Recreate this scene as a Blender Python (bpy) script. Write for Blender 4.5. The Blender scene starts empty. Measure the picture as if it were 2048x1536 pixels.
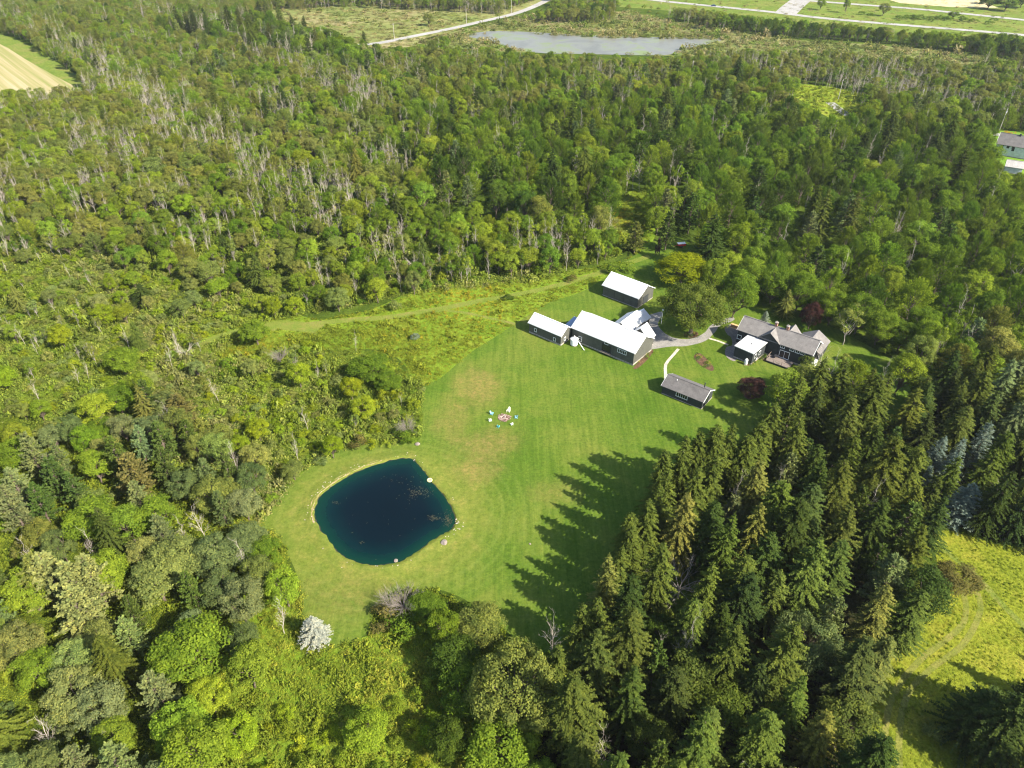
import bpy, math, random
import numpy as np
from mathutils import Vector, Matrix
R_ = math.radians
rng = np.random.default_rng(7); random.seed(7)
sc = bpy.context.scene

# ------------------------------------------------------------------ camera, sky, sun, exposure
CH, PITCH, FPX = 100.0, R_(36), 1420.0
cam = bpy.data.cameras.new('camera'); camo = bpy.data.objects.new('camera', cam); sc.collection.objects.link(camo)
camo.location = (0, 0, CH); camo.rotation_euler = (R_(90)-PITCH, 0, 0)
cam.sensor_width = 36; cam.lens = FPX/2048*36; cam.clip_start = 1; cam.clip_end = 6000
sc.camera = camo
SUNV = Vector((1.02, -0.73, 1.0)).normalized()           # towards the sun
sun = bpy.data.lights.new('sun', 'SUN'); suno = bpy.data.objects.new('sun', sun); sc.collection.objects.link(suno)
sun.energy = 5.0; sun.angle = R_(0.5); sun.color = (1.0, 0.94, 0.80)
suno.rotation_euler = SUNV.to_track_quat('Z', 'Y').to_euler()
w = bpy.data.worlds.new('World'); sc.world = w; w.use_nodes = True
nt = w.node_tree; bg = nt.nodes['Background']; sky = nt.nodes.new('ShaderNodeTexSky'); sky.sky_type = 'NISHITA'
sky.sun_disc = False; sky.sun_elevation = math.asin(SUNV.z); sky.sun_rotation = math.atan2(SUNV.x, SUNV.y)
nt.links.new(sky.outputs[0], bg.inputs[0]); bg.inputs[1].default_value = 0.11
sc.view_settings.view_transform = 'Standard'; sc.view_settings.look = 'None'; sc.view_settings.gamma = 1
sc.view_settings.use_curve_mapping = False; sc.view_settings.exposure = 1.34
sc.cycles.use_denoising = True; sc.cycles.denoising_prefilter = 'ACCURATE'; sc.cycles.denoising_input_passes = 'RGB_ALBEDO_NORMAL'; sc.cycles.filter_width = 1.15; sc.cycles.sample_clamp_indirect = 1.0
sc.cycles.max_bounces = 5; sc.cycles.diffuse_bounces = 3; sc.cycles.glossy_bounces = 2; sc.cycles.transmission_bounces = 3

# ------------------------------------------------------------------ helpers
sp, cp = math.sin(PITCH), math.cos(PITCH)
def at(px, py, z=0.0):
    """point of the place at height z that the photograph shows at pixel px, py (2048 wide)"""
    dx, dy = (px-1024)/FPX, -(py-768)/FPX
    d = Vector((dx, cp+dy*sp, -sp+dy*cp)); t = (z-CH)/d.z
    return Vector((0, 0, CH)) + d*t
def proj(x, y, z):
    yy = y*cp-(z-CH)*sp; up = y*sp+(z-CH)*cp
    return 1024+FPX*x/yy, 768-FPX*up/yy
def inpoly(px, py, poly):
    px = np.asarray(px, float); py = np.asarray(py, float); c = np.zeros(px.shape, bool); n = len(poly)
    for i in range(n):
        x1, y1 = poly[i]; x2, y2 = poly[(i+1) % n]
        if y1 == y2: continue
        k = ((y1 > py) != (y2 > py)) & (px < (x2-x1)*(py-y1)/(y2-y1)+x1); c ^= k
    return c
def smooth(pts, n=6, closed=True):
    out = []; N = len(pts)
    for i in range(N if closed else N-1):
        g = lambda k: Vector(pts[k % N]) if closed else Vector(pts[max(0, min(N-1, k))])
        a, b, c, d = g(i-1), g(i), g(i+1), g(i+2)
        for k in range(n):
            t = k/n; out.append(.5*((2*b)+(c-a)*t+(2*a-5*b+4*c-d)*t*t+(3*b-a-3*c+d)*t**3))
    if not closed: out.append(Vector(pts[-1]))
    return out
def tag(o, label=None, cat=None, group=None, kind=None):
    if label: o['label'] = label
    if cat: o['category'] = cat
    if group: o['group'] = group
    if kind: o['kind'] = kind
    return o
def link(name, me, parent=None, mats=()):
    o = bpy.data.objects.new(name, me); sc.collection.objects.link(o)
    if parent: o.parent = parent
    if me is not None:
        for m in mats:
            me.materials.append(m)
    return o
def thing(name, label, cat, loc=(0, 0, 0), rz=0, group=None):
    o = bpy.data.objects.new(name, None); sc.collection.objects.link(o); o.empty_display_size = .3
    o.location = loc; o.rotation_euler = (0, 0, rz); return tag(o, label, cat, group)

class MB:
    """collects simple solids and links them as one mesh"""
    def __init__(s): s.v = []; s.f = []; s.m = []
    def add(s, vs, fs, m=0):
        o = len(s.v); s.v += [tuple(v) for v in vs]; s.f += [tuple(i+o for i in f) for f in fs]; s.m += [m]*len(fs); return s
    def box(s, c, d, rz=0, m=0, rx=0):
        M = Matrix.Translation(c) @ Matrix.Rotation(rz, 4, 'Z') @ Matrix.Rotation(rx, 4, 'X')
        vs = [M @ Vector((x*d[0]/2, y*d[1]/2, z*d[2]/2)) for x in (-1, 1) for y in (-1, 1) for z in (-1, 1)]
        return s.add(vs, [(0, 1, 3, 2), (4, 6, 7, 5), (0, 4, 5, 1), (2, 3, 7, 6), (0, 2, 6, 4), (1, 5, 7, 3)], m)
    def tube(s, a, b, r0, r1=None, n=8, m=0, caps=True):
        a = Vector(a); b = Vector(b); r1 = r0 if r1 is None else r1
        q = (b-a).to_track_quat('Z', 'Y'); vs = []
        for p, r in ((a, r0), (b, r1)):
            for k in range(n):
                t = 2*math.pi*k/n; vs.append(p+q @ Vector((r*math.cos(t), r*math.sin(t), 0)))
        fs = [(k, (k+1) % n, n+(k+1) % n, n+k) for k in range(n)]
        if caps: fs += [tuple(range(n))[::-1], tuple(range(n, 2*n))]
        return s.add(vs, fs, m)
    def poly(s, pts, z, m=0):
        return s.add([(p[0], p[1], z) for p in pts], [tuple(range(len(pts)))], m)
    def prism(s, pts, z0, z1, m=0):
        n = len(pts); vs = [(p[0], p[1], z0) for p in pts]+[(p[0], p[1], z1) for p in pts]
        return s.add(vs, [tuple(range(n))[::-1], tuple(range(n, 2*n))]+[(k, (k+1) % n, n+(k+1) % n, n+k) for k in range(n)], m)
    def build(s, name, mats, parent=None, smooth_=False):
        me = bpy.data.meshes.new(name); me.from_pydata(s.v, [], s.f)
        me.polygons.foreach_set('material_index', s.m)
        if smooth_: me.polygons.foreach_set('use_smooth', [True]*len(me.polygons))
        me.update()
        return link(name, me, parent, mats if isinstance(mats, (list, tuple)) else [mats])

# ------------------------------------------------------------------ materials
def N(nt, t, **k):
    n = nt.nodes.new(t)
    for a, b in k.items(): setattr(n, a, b)
    return n
def newmat(name):
    m = bpy.data.materials.new(name); m.use_nodes = True; nt = m.node_tree
    return m, nt, nt.nodes['Principled BSDF']
def noise(nt, vec, scale, detail=4, rough=.6, dist=0):
    n = N(nt, 'ShaderNodeTexNoise'); n.inputs['Scale'].default_value = scale; n.inputs['Detail'].default_value = detail
    n.inputs['Roughness'].default_value = rough; n.inputs['Distortion'].default_value = dist
    nt.links.new(vec, n.inputs['Vector']); return n.outputs['Fac']
def ramp(nt, fac, stops):
    r = N(nt, 'ShaderNodeValToRGB'); e = r.color_ramp.elements
    while len(e) < len(stops): e.new(.5)
    for k, (p, c) in enumerate(stops): e[k].position = p; e[k].color = (*c, 1) if len(c) == 3 else c
    nt.links.new(fac, r.inputs[0]); return r.outputs[0]
def mix(nt, fac, a, b, mode='MIX'):
    m = N(nt, 'ShaderNodeMix', data_type='RGBA', blend_type=mode)
    for s, v in ((m.inputs['Factor'], fac), (m.inputs['A'], a), (m.inputs['B'], b)):
        if isinstance(v, (int, float)): s.default_value = v
        elif isinstance(v, tuple): s.default_value = (*v, 1)
        else: nt.links.new(v, s)
    return m.outputs['Result']
def mth(nt, op, a, b=0.0, c=None):
    m = N(nt, 'ShaderNodeMath', operation=op)
    for k, v in enumerate((a, b) if c is None else (a, b, c)):
        if isinstance(v, (int, float)): m.inputs[k].default_value = v
        else: nt.links.new(v, m.inputs[k])
    return m.outputs[0]
def sstep(nt, v, a, b):
    m = N(nt, 'ShaderNodeMapRange', interpolation_type='SMOOTHSTEP'); nt.links.new(v, m.inputs[0])
    m.inputs[1].default_value = a; m.inputs[2].default_value = b; return m.outputs[0]
def dist_to(nt, pos, p, sx=1, sy=1, rz=0):
    """distance in metres from a point of the place (an ellipse when sx, sy differ)"""
    m = N(nt, 'ShaderNodeMapping', vector_type='TEXTURE'); m.inputs['Location'].default_value = (p[0], p[1], 0)
    m.inputs['Rotation'].default_value = (0, 0, rz); m.inputs['Scale'].default_value = (sx, sy, 1); nt.links.new(pos, m.inputs[0])
    s = N(nt, 'ShaderNodeVectorMath', operation='LENGTH'); nt.links.new(m.outputs[0], s.inputs[0]); return s.outputs['Value']
def pos(nt): return N(nt, 'ShaderNodeNewGeometry').outputs['Position']
def bump(nt, bs, h, strength, dist=.1):
    b = N(nt, 'ShaderNodeBump'); b.inputs['Strength'].default_value = strength; b.inputs['Distance'].default_value = dist
    nt.links.new(h, b.inputs['Height']); nt.links.new(b.outputs[0], bs.inputs['Normal'])
def plain(name, col, rough=.7, var=.15, scale=3.0, metal=0):
    m, nt, bs = newmat(name); tc = N(nt, 'ShaderNodeTexCoord').outputs['Object']
    f = noise(nt, tc, scale, 5)
    c = ramp(nt, f, [(.3, tuple(x*(1-var) for x in col)), (.7, tuple(min(1, x*(1+var)) for x in col))])
    nt.links.new(c, bs.inputs['Base Color']); bs.inputs['Roughness'].default_value = rough; bs.inputs['Metallic'].default_value = metal
    bs.inputs['Specular IOR Level'].default_value = .3
    return m
def ground_mat(name, cols, s1=.15, s2=2.5, bumpd=.15, spots=None):
    """patchy vegetation or earth: three colours mixed at two scales"""
    m, nt, bs = newmat(name); p = pos(nt)
    a = ramp(nt, noise(nt, p, s1, 6, .65, .6), [(.33, cols[0]), (.52, cols[1]), (.68, cols[2])])
    f = noise(nt, p, s2, 5, .75); a = mix(nt, 1.0, a, ramp(nt, f, [(.3, (.55,)*3), (.7, (1.45,)*3)]), 'MULTIPLY')
    if spots: a = mix(nt, mth(nt, 'MULTIPLY', sstep(nt, noise(nt, p, .5, 3), .56, .68), sstep(nt, noise(nt, p, 4, 2), .5, .62)), a, spots)
    nt.links.new(a, bs.inputs['Base Color']); bs.inputs['Roughness'].default_value = 1; bs.inputs['Specular IOR Level'].default_value = 0
    bump(nt, bs, f, 1.0, bumpd); return m
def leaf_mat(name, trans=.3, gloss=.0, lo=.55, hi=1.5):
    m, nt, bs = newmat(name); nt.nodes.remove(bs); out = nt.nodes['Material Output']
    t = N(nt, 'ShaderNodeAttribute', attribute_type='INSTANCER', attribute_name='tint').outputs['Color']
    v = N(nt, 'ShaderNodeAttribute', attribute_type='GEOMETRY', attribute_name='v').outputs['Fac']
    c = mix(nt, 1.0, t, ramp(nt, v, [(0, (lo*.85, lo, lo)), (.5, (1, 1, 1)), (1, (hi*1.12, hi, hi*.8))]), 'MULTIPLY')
    d = N(nt, 'ShaderNodeBsdfDiffuse'); tr = N(nt, 'ShaderNodeBsdfTranslucent'); ms = N(nt, 'ShaderNodeMixShader')
    nt.links.new(c, d.inputs[0]); nt.links.new(mix(nt, 1.0, c, (1.1, 1.15, .5), 'MULTIPLY'), tr.inputs[0]); ms.inputs[0].default_value = trans
    nt.links.new(d.outputs[0], ms.inputs[1]); nt.links.new(tr.outputs[0], ms.inputs[2]); s = ms.outputs[0]
    if gloss:
        g = N(nt, 'ShaderNodeBsdfGlossy'); g.inputs['Roughness'].default_value = .45; m2 = N(nt, 'ShaderNodeMixShader'); m2.inputs[0].default_value = gloss
        nt.links.new(s, m2.inputs[1]); nt.links.new(g.outputs[0], m2.inputs[2]); s = m2.outputs[0]
    nt.links.new(s, out.inputs[0]); return m
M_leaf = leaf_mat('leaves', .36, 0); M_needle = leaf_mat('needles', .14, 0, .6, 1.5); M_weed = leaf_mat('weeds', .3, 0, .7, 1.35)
M_bark = plain('bark', (.13, .10, .075), .95); M_birch = plain('pale_bark', (.30, .265, .22), .9, .25)
M_dead = plain('bare_wood', (.42, .365, .30), .95, .2)

# ------------------------------------------------------------------ tree builders (numpy)
def unit(a): return a/np.maximum(np.linalg.norm(a, axis=-1, keepdims=True), 1e-9)
def faces_at(P, D, Nn, L, W):
    """kite shaped leaf faces: P base, D long axis, Nn normal"""
    S = unit(np.cross(D, Nn)); L = L[:, None]; W = W[:, None]
    sag = Nn*(L*.12)
    return np.stack([P-D*L*.5, P+S*W*.5+sag, P+D*L*.5, P-S*W*.5+sag], 1)
def rnd_dirs(n): return unit(rng.normal(size=(n, 3)))
def fmesh(name, quads, v, mats, extra=None):
    """quads (n,4,3) leaf faces with value v; extra = MB of solid parts (second material)"""
    n = len(quads); V = quads.reshape(-1, 3); F = np.arange(n*4).reshape(n, 4)
    ev = np.array(extra.v).reshape(-1, 3) if extra and extra.v else np.zeros((0, 3))
    me = bpy.data.meshes.new(name); allv = np.concatenate([V, ev])
    me.vertices.add(len(allv)); me.vertices.foreach_set('co', allv.astype(np.float32).ravel())
    loops = list(F.ravel()); starts = list(range(0, n*4, 4)); 
    if extra:
        k = n*4
        for f in extra.f: starts.append(len(loops)); loops += [i+k for i in f]
    me.loops.add(len(loops)); me.loops.foreach_set('vertex_index', loops)
    me.polygons.add(len(starts)); me.polygons.foreach_set('loop_start', starts)
    mi = [0]*n+[1]*(len(starts)-n); me.polygons.foreach_set('material_index', mi)
    me.update(calc_edges=True)
    at_ = me.attributes.new('v', 'FLOAT', 'FACE'); vv = np.full(len(starts), .5, np.float32); vv[:n] = v; at_.data.foreach_set('value', vv)
    for m in mats: me.materials.append(m)
    return me
def limb(mb, a, b, r0, r1, seg=3, wob=.06, n=6):
    a = Vector(a); b = Vector(b); L = (b-a).length; p = a
    for k in range(seg):
        t = (k+1)/seg; q = a.lerp(b, t)+(Vector(rng.normal(size=3))*L*wob*(1 if k < seg-1 else 0))
        mb.tube(p, q, r0+(r1-r0)*(k/seg), r0+(r1-r0)*t, n, caps=False); p = q
    return p
def leafy(H=13, R=4.5, cb=.3, lobes=34, per=130, fl=.42, squash=1.0, up=.25, lr=.36, pale=False, open_=0.0, trunk_r=.22):
    """broadleaf: crown mesh of leaf clumps round boughs, and trunk mesh with limbs"""
    z0 = H*cb; cz = (H+z0)/2; rz = (H-z0)/2; tr = MB(); Q = []; V = []
    limb(tr, (0, 0, -.3), (rng.normal()*.2, rng.normal()*.2, z0+rz*.5), trunk_r, trunk_r*.6, 4, .02, 8)
    d = rnd_dirs(lobes*3); d = d[d[:, 2] > -.55][:lobes]
    for k, q in enumerate(d):
        f = rng.uniform(.5, .86)*(1 if rng.random() > open_ else 1.15)
        sh = 1-.45*max(0, q[2])**2*(1-squash)
        c = np.array([q[0]*R*f, q[1]*R*f, cz+q[2]*rz*f*sh]); r = R*lr*rng.uniform(.65, 1.15)
        if k % 3 == 0: limb(tr, (0, 0, z0*rng.uniform(.8, 1.3)), tuple(c), trunk_r*.45, .04, 3, .05, 5)
        n = int(per*rng.uniform(.7, 1.2)); dd = rnd_dirs(n); out = unit(c-np.array([0, 0, cz-rz*.3]))
        dd = unit(dd+out*.55+np.array([0, 0, .35])); 
        P = c+dd*r*rng.uniform(.55, 1.12, (n, 1))*np.array([1, 1, .85])
        Nn = unit(dd+rnd_dirs(n)*.75+np.array([0, 0, up])); D = unit(np.cross(Nn, rnd_dirs(n)))
        L = rng.uniform(.6, 1.25, n)*fl; Q.append(faces_at(P, D, Nn, L, L*rng.uniform(.5, .8, n)))
        V.append(np.clip(rng.normal(.5, .11)+rng.normal(0, .2, n), 0, 1))
    return np.concatenate(Q), np.concatenate(V), tr
def brush(H=15, R=4.2, cb=.2, n_b=75, fl=.31):
    """maple like crown of ascending leafy plumes"""
    tr = MB(); limb(tr, (0, 0, -.3), (0, 0, H*.6), .22, .1, 4, .01, 8); Q = []; V = []
    z0 = H*cb
    for k in range(n_b):
        t = rng.random()**.7; th = rng.uniform(0, 6.283); zt = z0+(H-z0)*t
        env = R*math.sqrt(max(.02, 1-abs(2*((zt-z0)/(H-z0))-.7)**2.6/2.1))*(1-.42*t**3)
        e = np.array([math.cos(th)*env, math.sin(th)*env, zt])*np.array([*(rng.uniform(.7, 1.0, 2)), 1])
        s = e*np.array([.35, .35, 1])-np.array([0, 0, rng.uniform(1.6, 2.8)])
        if k % 5 == 0: limb(tr, (0, 0, s[2]*.7), tuple(s*.6+e*.4), .08, .03, 2, .03, 5)
        n = 80; u = rng.uniform(.15, 1, n)[:, None]; ax = unit(e-s)
        P = s+(e-s)*u+rnd_dirs(n)*(.62*(1.15-u*.75))
        Nn = unit(rnd_dirs(n)*.8+unit(P-(s+(e-s)*(u*.9)))*.8+np.array([.1, -.1, .5])); D = unit(ax+rnd_dirs(n)*.8)
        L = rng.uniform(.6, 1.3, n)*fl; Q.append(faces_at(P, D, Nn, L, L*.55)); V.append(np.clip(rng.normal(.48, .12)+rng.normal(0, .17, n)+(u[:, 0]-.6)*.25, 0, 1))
    return np.concatenate(Q), np.concatenate(V), tr
def spruce(H=18, R=3.2, droop=.5, gap=.42, sub=9, fl=.62, wd=.34, base=.06, top=.02, ragged=.18, curve=1.0):
    """conifer: whorls of drooping branches, each fringed with needle sprays"""
    tr = MB(); limb(tr, (0, 0, -.3), (0, 0, H*.97), H*.014+.05, .03, 5, .003, 7); Q = []; V = []
    z = H*base; 
    while z < H*(1-top):
        t = (z/H); rad = R*(1-t)**(.78*curve)*(1 if t > .12 else .8)+.12
        nb = max(5, int(4+rad*(2.2 if R < 3.5 else 1.75))); th0 = rng.uniform(0, 6.28)
        for b in range(nb):
            if rng.random() < .05+ragged*.4: continue
            th = th0+b*6.283/nb+rng.normal()*.18; L = rad*rng.uniform(1-ragged*1.6, 1+ragged)*(1+.12*math.sin(th*2+z*.6))
            d = np.array([math.cos(th), math.sin(th), 0]); zz = z+rng.normal()*.12; vb = rng.normal(.5, .12)
            m = max(3, int(sub*L/R*1.3)+2); u = (np.arange(m)+rng.random(m))/m; u = .12+.9*u
            C = d*(L*u)[:, None]; C[:, 2] = zz+.12*L*u-droop*L*u**2*.62+(.25*(u**6)*droop)
            sd = np.array([-d[1], d[0], 0])
            for s in (-1, 1, 0):
                k = len(u); a = rng.uniform(.45, .95, k)[:, None]
                D = unit(d*(1-a*.5)+sd*s*a+np.array([0, 0, -.22*droop-(.5 if s == 0 else .0)*droop])+rng.normal(size=(k, 3))*.13)
                ll = fl*rng.uniform(.7, 1.25, k)*(1.15-.45*u)*(.6+.4*min(1, L/1.6)); Nn = unit(np.array([0, 0, 1])+d*.25+rng.normal(size=(k, 3))*.38)
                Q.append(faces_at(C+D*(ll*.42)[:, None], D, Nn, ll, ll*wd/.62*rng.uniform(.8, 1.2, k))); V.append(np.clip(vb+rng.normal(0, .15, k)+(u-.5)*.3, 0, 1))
        z += gap*rng.uniform(.75, 1.2)*(.55+.45*(1-t))
    k = 14; u = rng.random(k); P = np.stack([rng.normal(0, .05, k), rng.normal(0, .05, k), H*(.95+.06*u)], 1)
    Q.append(faces_at(P, unit(np.array([0, 0, 1])+rnd_dirs(k)*.5), rnd_dirs(k), np.full(k, .4), np.full(k, .12))); V.append(np.full(k, .6))
    return np.concatenate(Q), np.concatenate(V), tr
def pine(H=15, R=4.2):
    """white pine: plates of long soft needles on level limbs"""
    tr = MB(); limb(tr, (0, 0, -.3), (0, 0, H*.95), .24, .04, 5, .006, 7); Q = []; V = []
    z = H*.14
    while z < H*.97:
        t = z/H; rad = R*(1-t**1.6)**.8*rng.uniform(.7, 1.05)+.3; th0 = rng.uniform(0, 6.28); nb = 5
        for b in range(nb):
            th = th0+b*6.283/nb+rng.normal()*.25; L = rad*rng.uniform(.65, 1.1); d = np.array([math.cos(th), math.sin(th), .16])
            e = np.array([0, 0, z])+d*L; limb(tr, (0, 0, z), tuple(e), .07, .02, 2, .02, 4); vb = rng.normal(.5, .12)
            n = int(26+L*16); u = rng.uniform(.25, 1.05, n); sd = np.array([-d[1], d[0], 0])
            P = np.array([0, 0, z])+d*(L*u)[:, None]+sd*(rng.normal(0, .33, n)*(.35+L*.2)*np.sin(np.clip(u, 0, 1)*3.0))[:, None]+np.array([0, 0, 1])*rng.normal(.08, .13, n)[:, None]
            D = unit(d+rng.normal(size=(n, 3))*.7+np.array([0, 0, .3])); Nn = unit(np.array([0, 0, 1])+rng.normal(size=(n, 3))*.6)
            L2 = rng.uniform(.35, .65, n); Q.append(faces_at(P, D, Nn, L2, L2*.5)); V.append(np.clip(vb+rng.normal(0, .17, n), 0, 1))
        z += rng.uniform(.55, .95)
    return np.concatenate(Q), np.concatenate(V), tr
def bare(H=12, spread=.25, kids=12, r0=.13, lvl=3, fork=.25, tw=1.0):
    """leafless tree: trunk (first) and bough mesh (second)"""
    tr = MB(); br = MB(); top = limb(tr, (0, 0, -.2), (rng.normal()*.04*H, rng.normal()*.04*H, H*(.62 if spread < .6 else fork+.1)), r0, r0*.45, 5, .012, 6)
    def grow(a, d, L, r, k):
        b = Vector(a)+Vector(d)*L; e = limb(br, a, tuple(b), r, r*.4, 3, .05, 4 if k > 1 else 3)
        if k <= 0: return
        for j in range(4 if k > 1 else 3):
            t = rng.uniform(.3, .95); p = Vector(a).lerp(e, t)
            nd = unit(np.array(d)*1.15+rng.normal(size=3)*.48+np.array([0, 0, .22])); grow(tuple(p), tuple(nd), L*rng.uniform(.35, .6), max(.009, r*.38), k-1)
    for i in range(kids):
        t = fork+(1-fork)*(i+rng.random())/kids; th = i*2.4+rng.normal()*.3
        a = np.array([0, 0, 0.])+np.array(top)*t if spread < .6 else np.array(top)*rng.uniform(.5, 1)
        d = unit(np.array([math.cos(th)*spread, math.sin(th)*spread, 1.0 if spread < .6 else rng.uniform(.35, 1.1)])); L = H*(.30 if spread < .6 else .62)*rng.uniform(.6, 1.0)*(1.1-.4*t if spread < .6 else 1)
        grow(tuple(a), tuple(d), L, r0*.34, lvl-1)
    if spread < .6: grow(tuple(top), (0, 0, 1), H*.36, r0*.45, 2)
    return tr, br
def clump(R=.8, H=.6, n=55, fl=.2, tall=False):
    P = rnd_dirs(n); P[:, 2] = abs(P[:, 2]); P = P*rng.uniform(.3, 1, (n, 1))*np.array([R, R, H])
    Nn = unit(rnd_dirs(n)*.7+np.array([0, 0, .8])+P*.4); D = unit(np.cross(Nn, rnd_dirs(n))+np.array([0, 0, .8 if tall else .1])); L = rng.uniform(.7, 1.4, n)*fl
    return faces_at(P, D, Nn, L, L*.5), np.clip(rng.normal(.5, .22, n), 0, 1)

# ------------------------------------------------------------------ the ground and everything laid on it
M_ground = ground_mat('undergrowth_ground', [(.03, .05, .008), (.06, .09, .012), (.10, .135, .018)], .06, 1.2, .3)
M_meadow = ground_mat('meadow_grass', [(.10, .16, .014), (.14, .205, .018), (.19, .23, .028)], .12, 2.2, .25, (.26, .23, .02))
M_track = ground_mat('mown_track', [(.11, .15, .022), (.14, .165, .03), (.18, .165, .045)], .3, 3, .05)
M_rut = ground_mat('wheel_ruts', [(.12, .14, .025), (.16, .165, .035), (.20, .18, .05)], .3, 3, .05)
M_marsh = ground_mat('marsh_reeds', [(.10, .14, .03), (.16, .175, .055), (.24, .215, .11)], .022, .4, .4)
M_farfield = ground_mat('hay_meadow', [(.12, .155, .04), (.18, .19, .06), (.26, .215, .11)], .018, .25, .3)
M_verge = ground_mat('grass_verge', [(.09, .14, .022), (.13, .17, .03), (.18, .175, .05)], .05, .8, .2)
M_gravel = ground_mat('gravel', [(.19, .18, .165), (.24, .225, .205), (.28, .265, .24)], .5, 6, .03)
M_road = ground_mat('road_asphalt', [(.27, .26, .24), (.31, .295, .275), (.35, .33, .31)], .08, 2, .01)
M_mulch = ground_mat('mulch', [(.07, .045, .03), (.11, .065, .04), (.16, .10, .06)], 1.0, 6, .06)
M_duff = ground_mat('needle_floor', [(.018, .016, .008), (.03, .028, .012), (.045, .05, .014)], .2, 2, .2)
M_stonepath = ground_mat('flagstones', [(.36, .31, .25), (.45, .39, .31), (.52, .46, .38)], .8, 4, .02)

def lawn_mat():
    m, nt, bs = newmat('mown_lawn'); p = pos(nt)
    big = noise(nt, p, .05, 4, .6, .5); col = ramp(nt, big, [(.3, (.058, .108, .012)), (.5, (.082, .128, .017)), (.7, (.115, .144, .025))])
    mp = N(nt, 'ShaderNodeMapping'); mp.inputs['Rotation'].default_value = (0, 0, R_(4)); mp.inputs['Scale'].default_value = (1, .05, 1); nt.links.new(p, mp.inputs[0])
    st = noise(nt, mp.outputs[0], 1.1, 4, .7); col = mix(nt, 1, col, ramp(nt, st, [(.3, (.74, .82, .74)), (.7, (1.27, 1.18, 1.25))]), 'MULTIPLY')
    pc = at(770, 1025); dp = dist_to(nt, p, pc, 1.12, 1.0)                 # mower rounds about the pond
    ring = mth(nt, 'SINE', mth(nt, 'MULTIPLY', mth(nt, 'ADD', dp, mth(nt, 'MULTIPLY', noise(nt, p, .2, 2), 1.5)), 3.1))
    rm = mth(nt, 'MULTIPLY', mth(nt, 'SUBTRACT', 1.0, sstep(nt, dp, 19, 30)), .16)
    col = mix(nt, rm, col, ramp(nt, ring, [(0, (.07, .12, .015)), (1, (.18, .23, .05))]))
    bank = mth(nt, 'SUBTRACT', 1.0, sstep(nt, mth(nt, 'ADD', dp, mth(nt, 'MULTIPLY', big, 6)), 17.5, 25)) # dry sparse turf on the bank
    dn = ramp(nt, noise(nt, p, .35, 5, .7), [(.3, (.115, .145, .022)), (.55, (.15, .165, .032)), (.78, (.22, .19, .055))])
    col = mix(nt, mth(nt, 'MULTIPLY', bank, .7), col, dn)
    wob = mth(nt, 'MULTIPLY', mth(nt, 'SUBTRACT', noise(nt, p, .22, 5, .7), .5), 1.3)
    for (px, py, a, b, rz, k) in ((955, 775, 7, 9.5, .2, .62), (975, 890, 8.5, 6.5, .5, .58), (905, 840, 5, 9, 0, .4), (950, 940, 6, 5, 0, .5), (1110, 985, 7, 4, 0, .3), (1050, 640, 7, 5, .4, .2), (700, 1190, 9, 6, 0, .3)):
        q = at(px, py); f = mth(nt, 'ADD', dist_to(nt, p, q, a, b, rz), wob)
        f = mth(nt, 'MULTIPLY', mth(nt, 'SUBTRACT', 1.0, sstep(nt, f, .25, 1.25)), k)
        col = mix(nt, f, col, ramp(nt, noise(nt, p, .7, 5, .8), [(.3, (.10, .12, .022)), (.55, (.20, .155, .05)), (.75, (.27, .165, .075))]))
    fine = noise(nt, p, 1.5, 8, .85); col = mix(nt, 1, col, ramp(nt, fine, [(.3, (.55, .6, .55)), (.5, (1, 1, 1)), (.7, (1.5, 1.4, 1.4))]), 'MULTIPLY')
    mo = noise(nt, p, .35, 6, .8, .5); col = mix(nt, 1, col, ramp(nt, mo, [(.35, (.86, .93, .86)), (.65, (1.18, 1.06, 1.12))]), 'MULTIPLY')
    nt.links.new(col, bs.inputs['Base Color']); bs.inputs['Roughness'].default_value = 1; bs.inputs['Specular IOR Level'].default_value = 0
    bump(nt, bs, fine, .8, .06); return m
M_lawn = lawn_mat()
def strip_mat():
    m, nt, bs = newmat('striped_crop'); p = pos(nt); a = at(0, 95); b = at(150, 200); ang = math.atan2((b-a).y, (b-a).x)
    mp = N(nt, 'ShaderNodeMapping', vector_type='TEXTURE'); mp.inputs['Rotation'].default_value = (0, 0, ang); mp.inputs['Scale'].default_value = (100, 1, 1); nt.links.new(p, mp.inputs[0])
    st = noise(nt, mp.outputs[0], .28, 4, .8); col = ramp(nt, st, [(.35, (.21, .215, .07)), (.5, (.30, .26, .12)), (.65, (.38, .32, .19))])
    nt.links.new(col, bs.inputs['Base Color']); bs.inputs['Roughness'].default_value = 1; bs.inputs['Specular IOR Level'].default_value = 0; return m
def sheet(name, px, z, mat, sm=5):
    P = smooth([(*at(*p, z)[:2], 0) for p in px], sm) if sm else [at(*p, z) for p in px]
    return tag(MB().poly(P, z).build(name, mat), kind='structure')
def ribbon(name, px, width, z, mat, sm=6):
    c = smooth([(*at(*p)[:2], 0) for p in px], sm, False); L = []; R = []
    for i, q in enumerate(c):
        t = (c[min(i+1, len(c)-1)]-c[max(i-1, 0)]).normalized(); n = Vector((-t.y, t.x, 0))*width/2; L.append(q+n); R.append(q-n)
    m = MB(); vs = [(v.x, v.y, z) for v in L+R]; k = len(c)
    m.add(vs, [(i, i+k, i+k+1, i+1) for i in range(k-1)]); return tag(m.build(name, mat), kind='structure')
tag(MB().poly([(-1800, -300), (1800, -300), (1800, 3200), (-1800, 3200)], 0).build('ground', M_ground), kind='structure')

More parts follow.
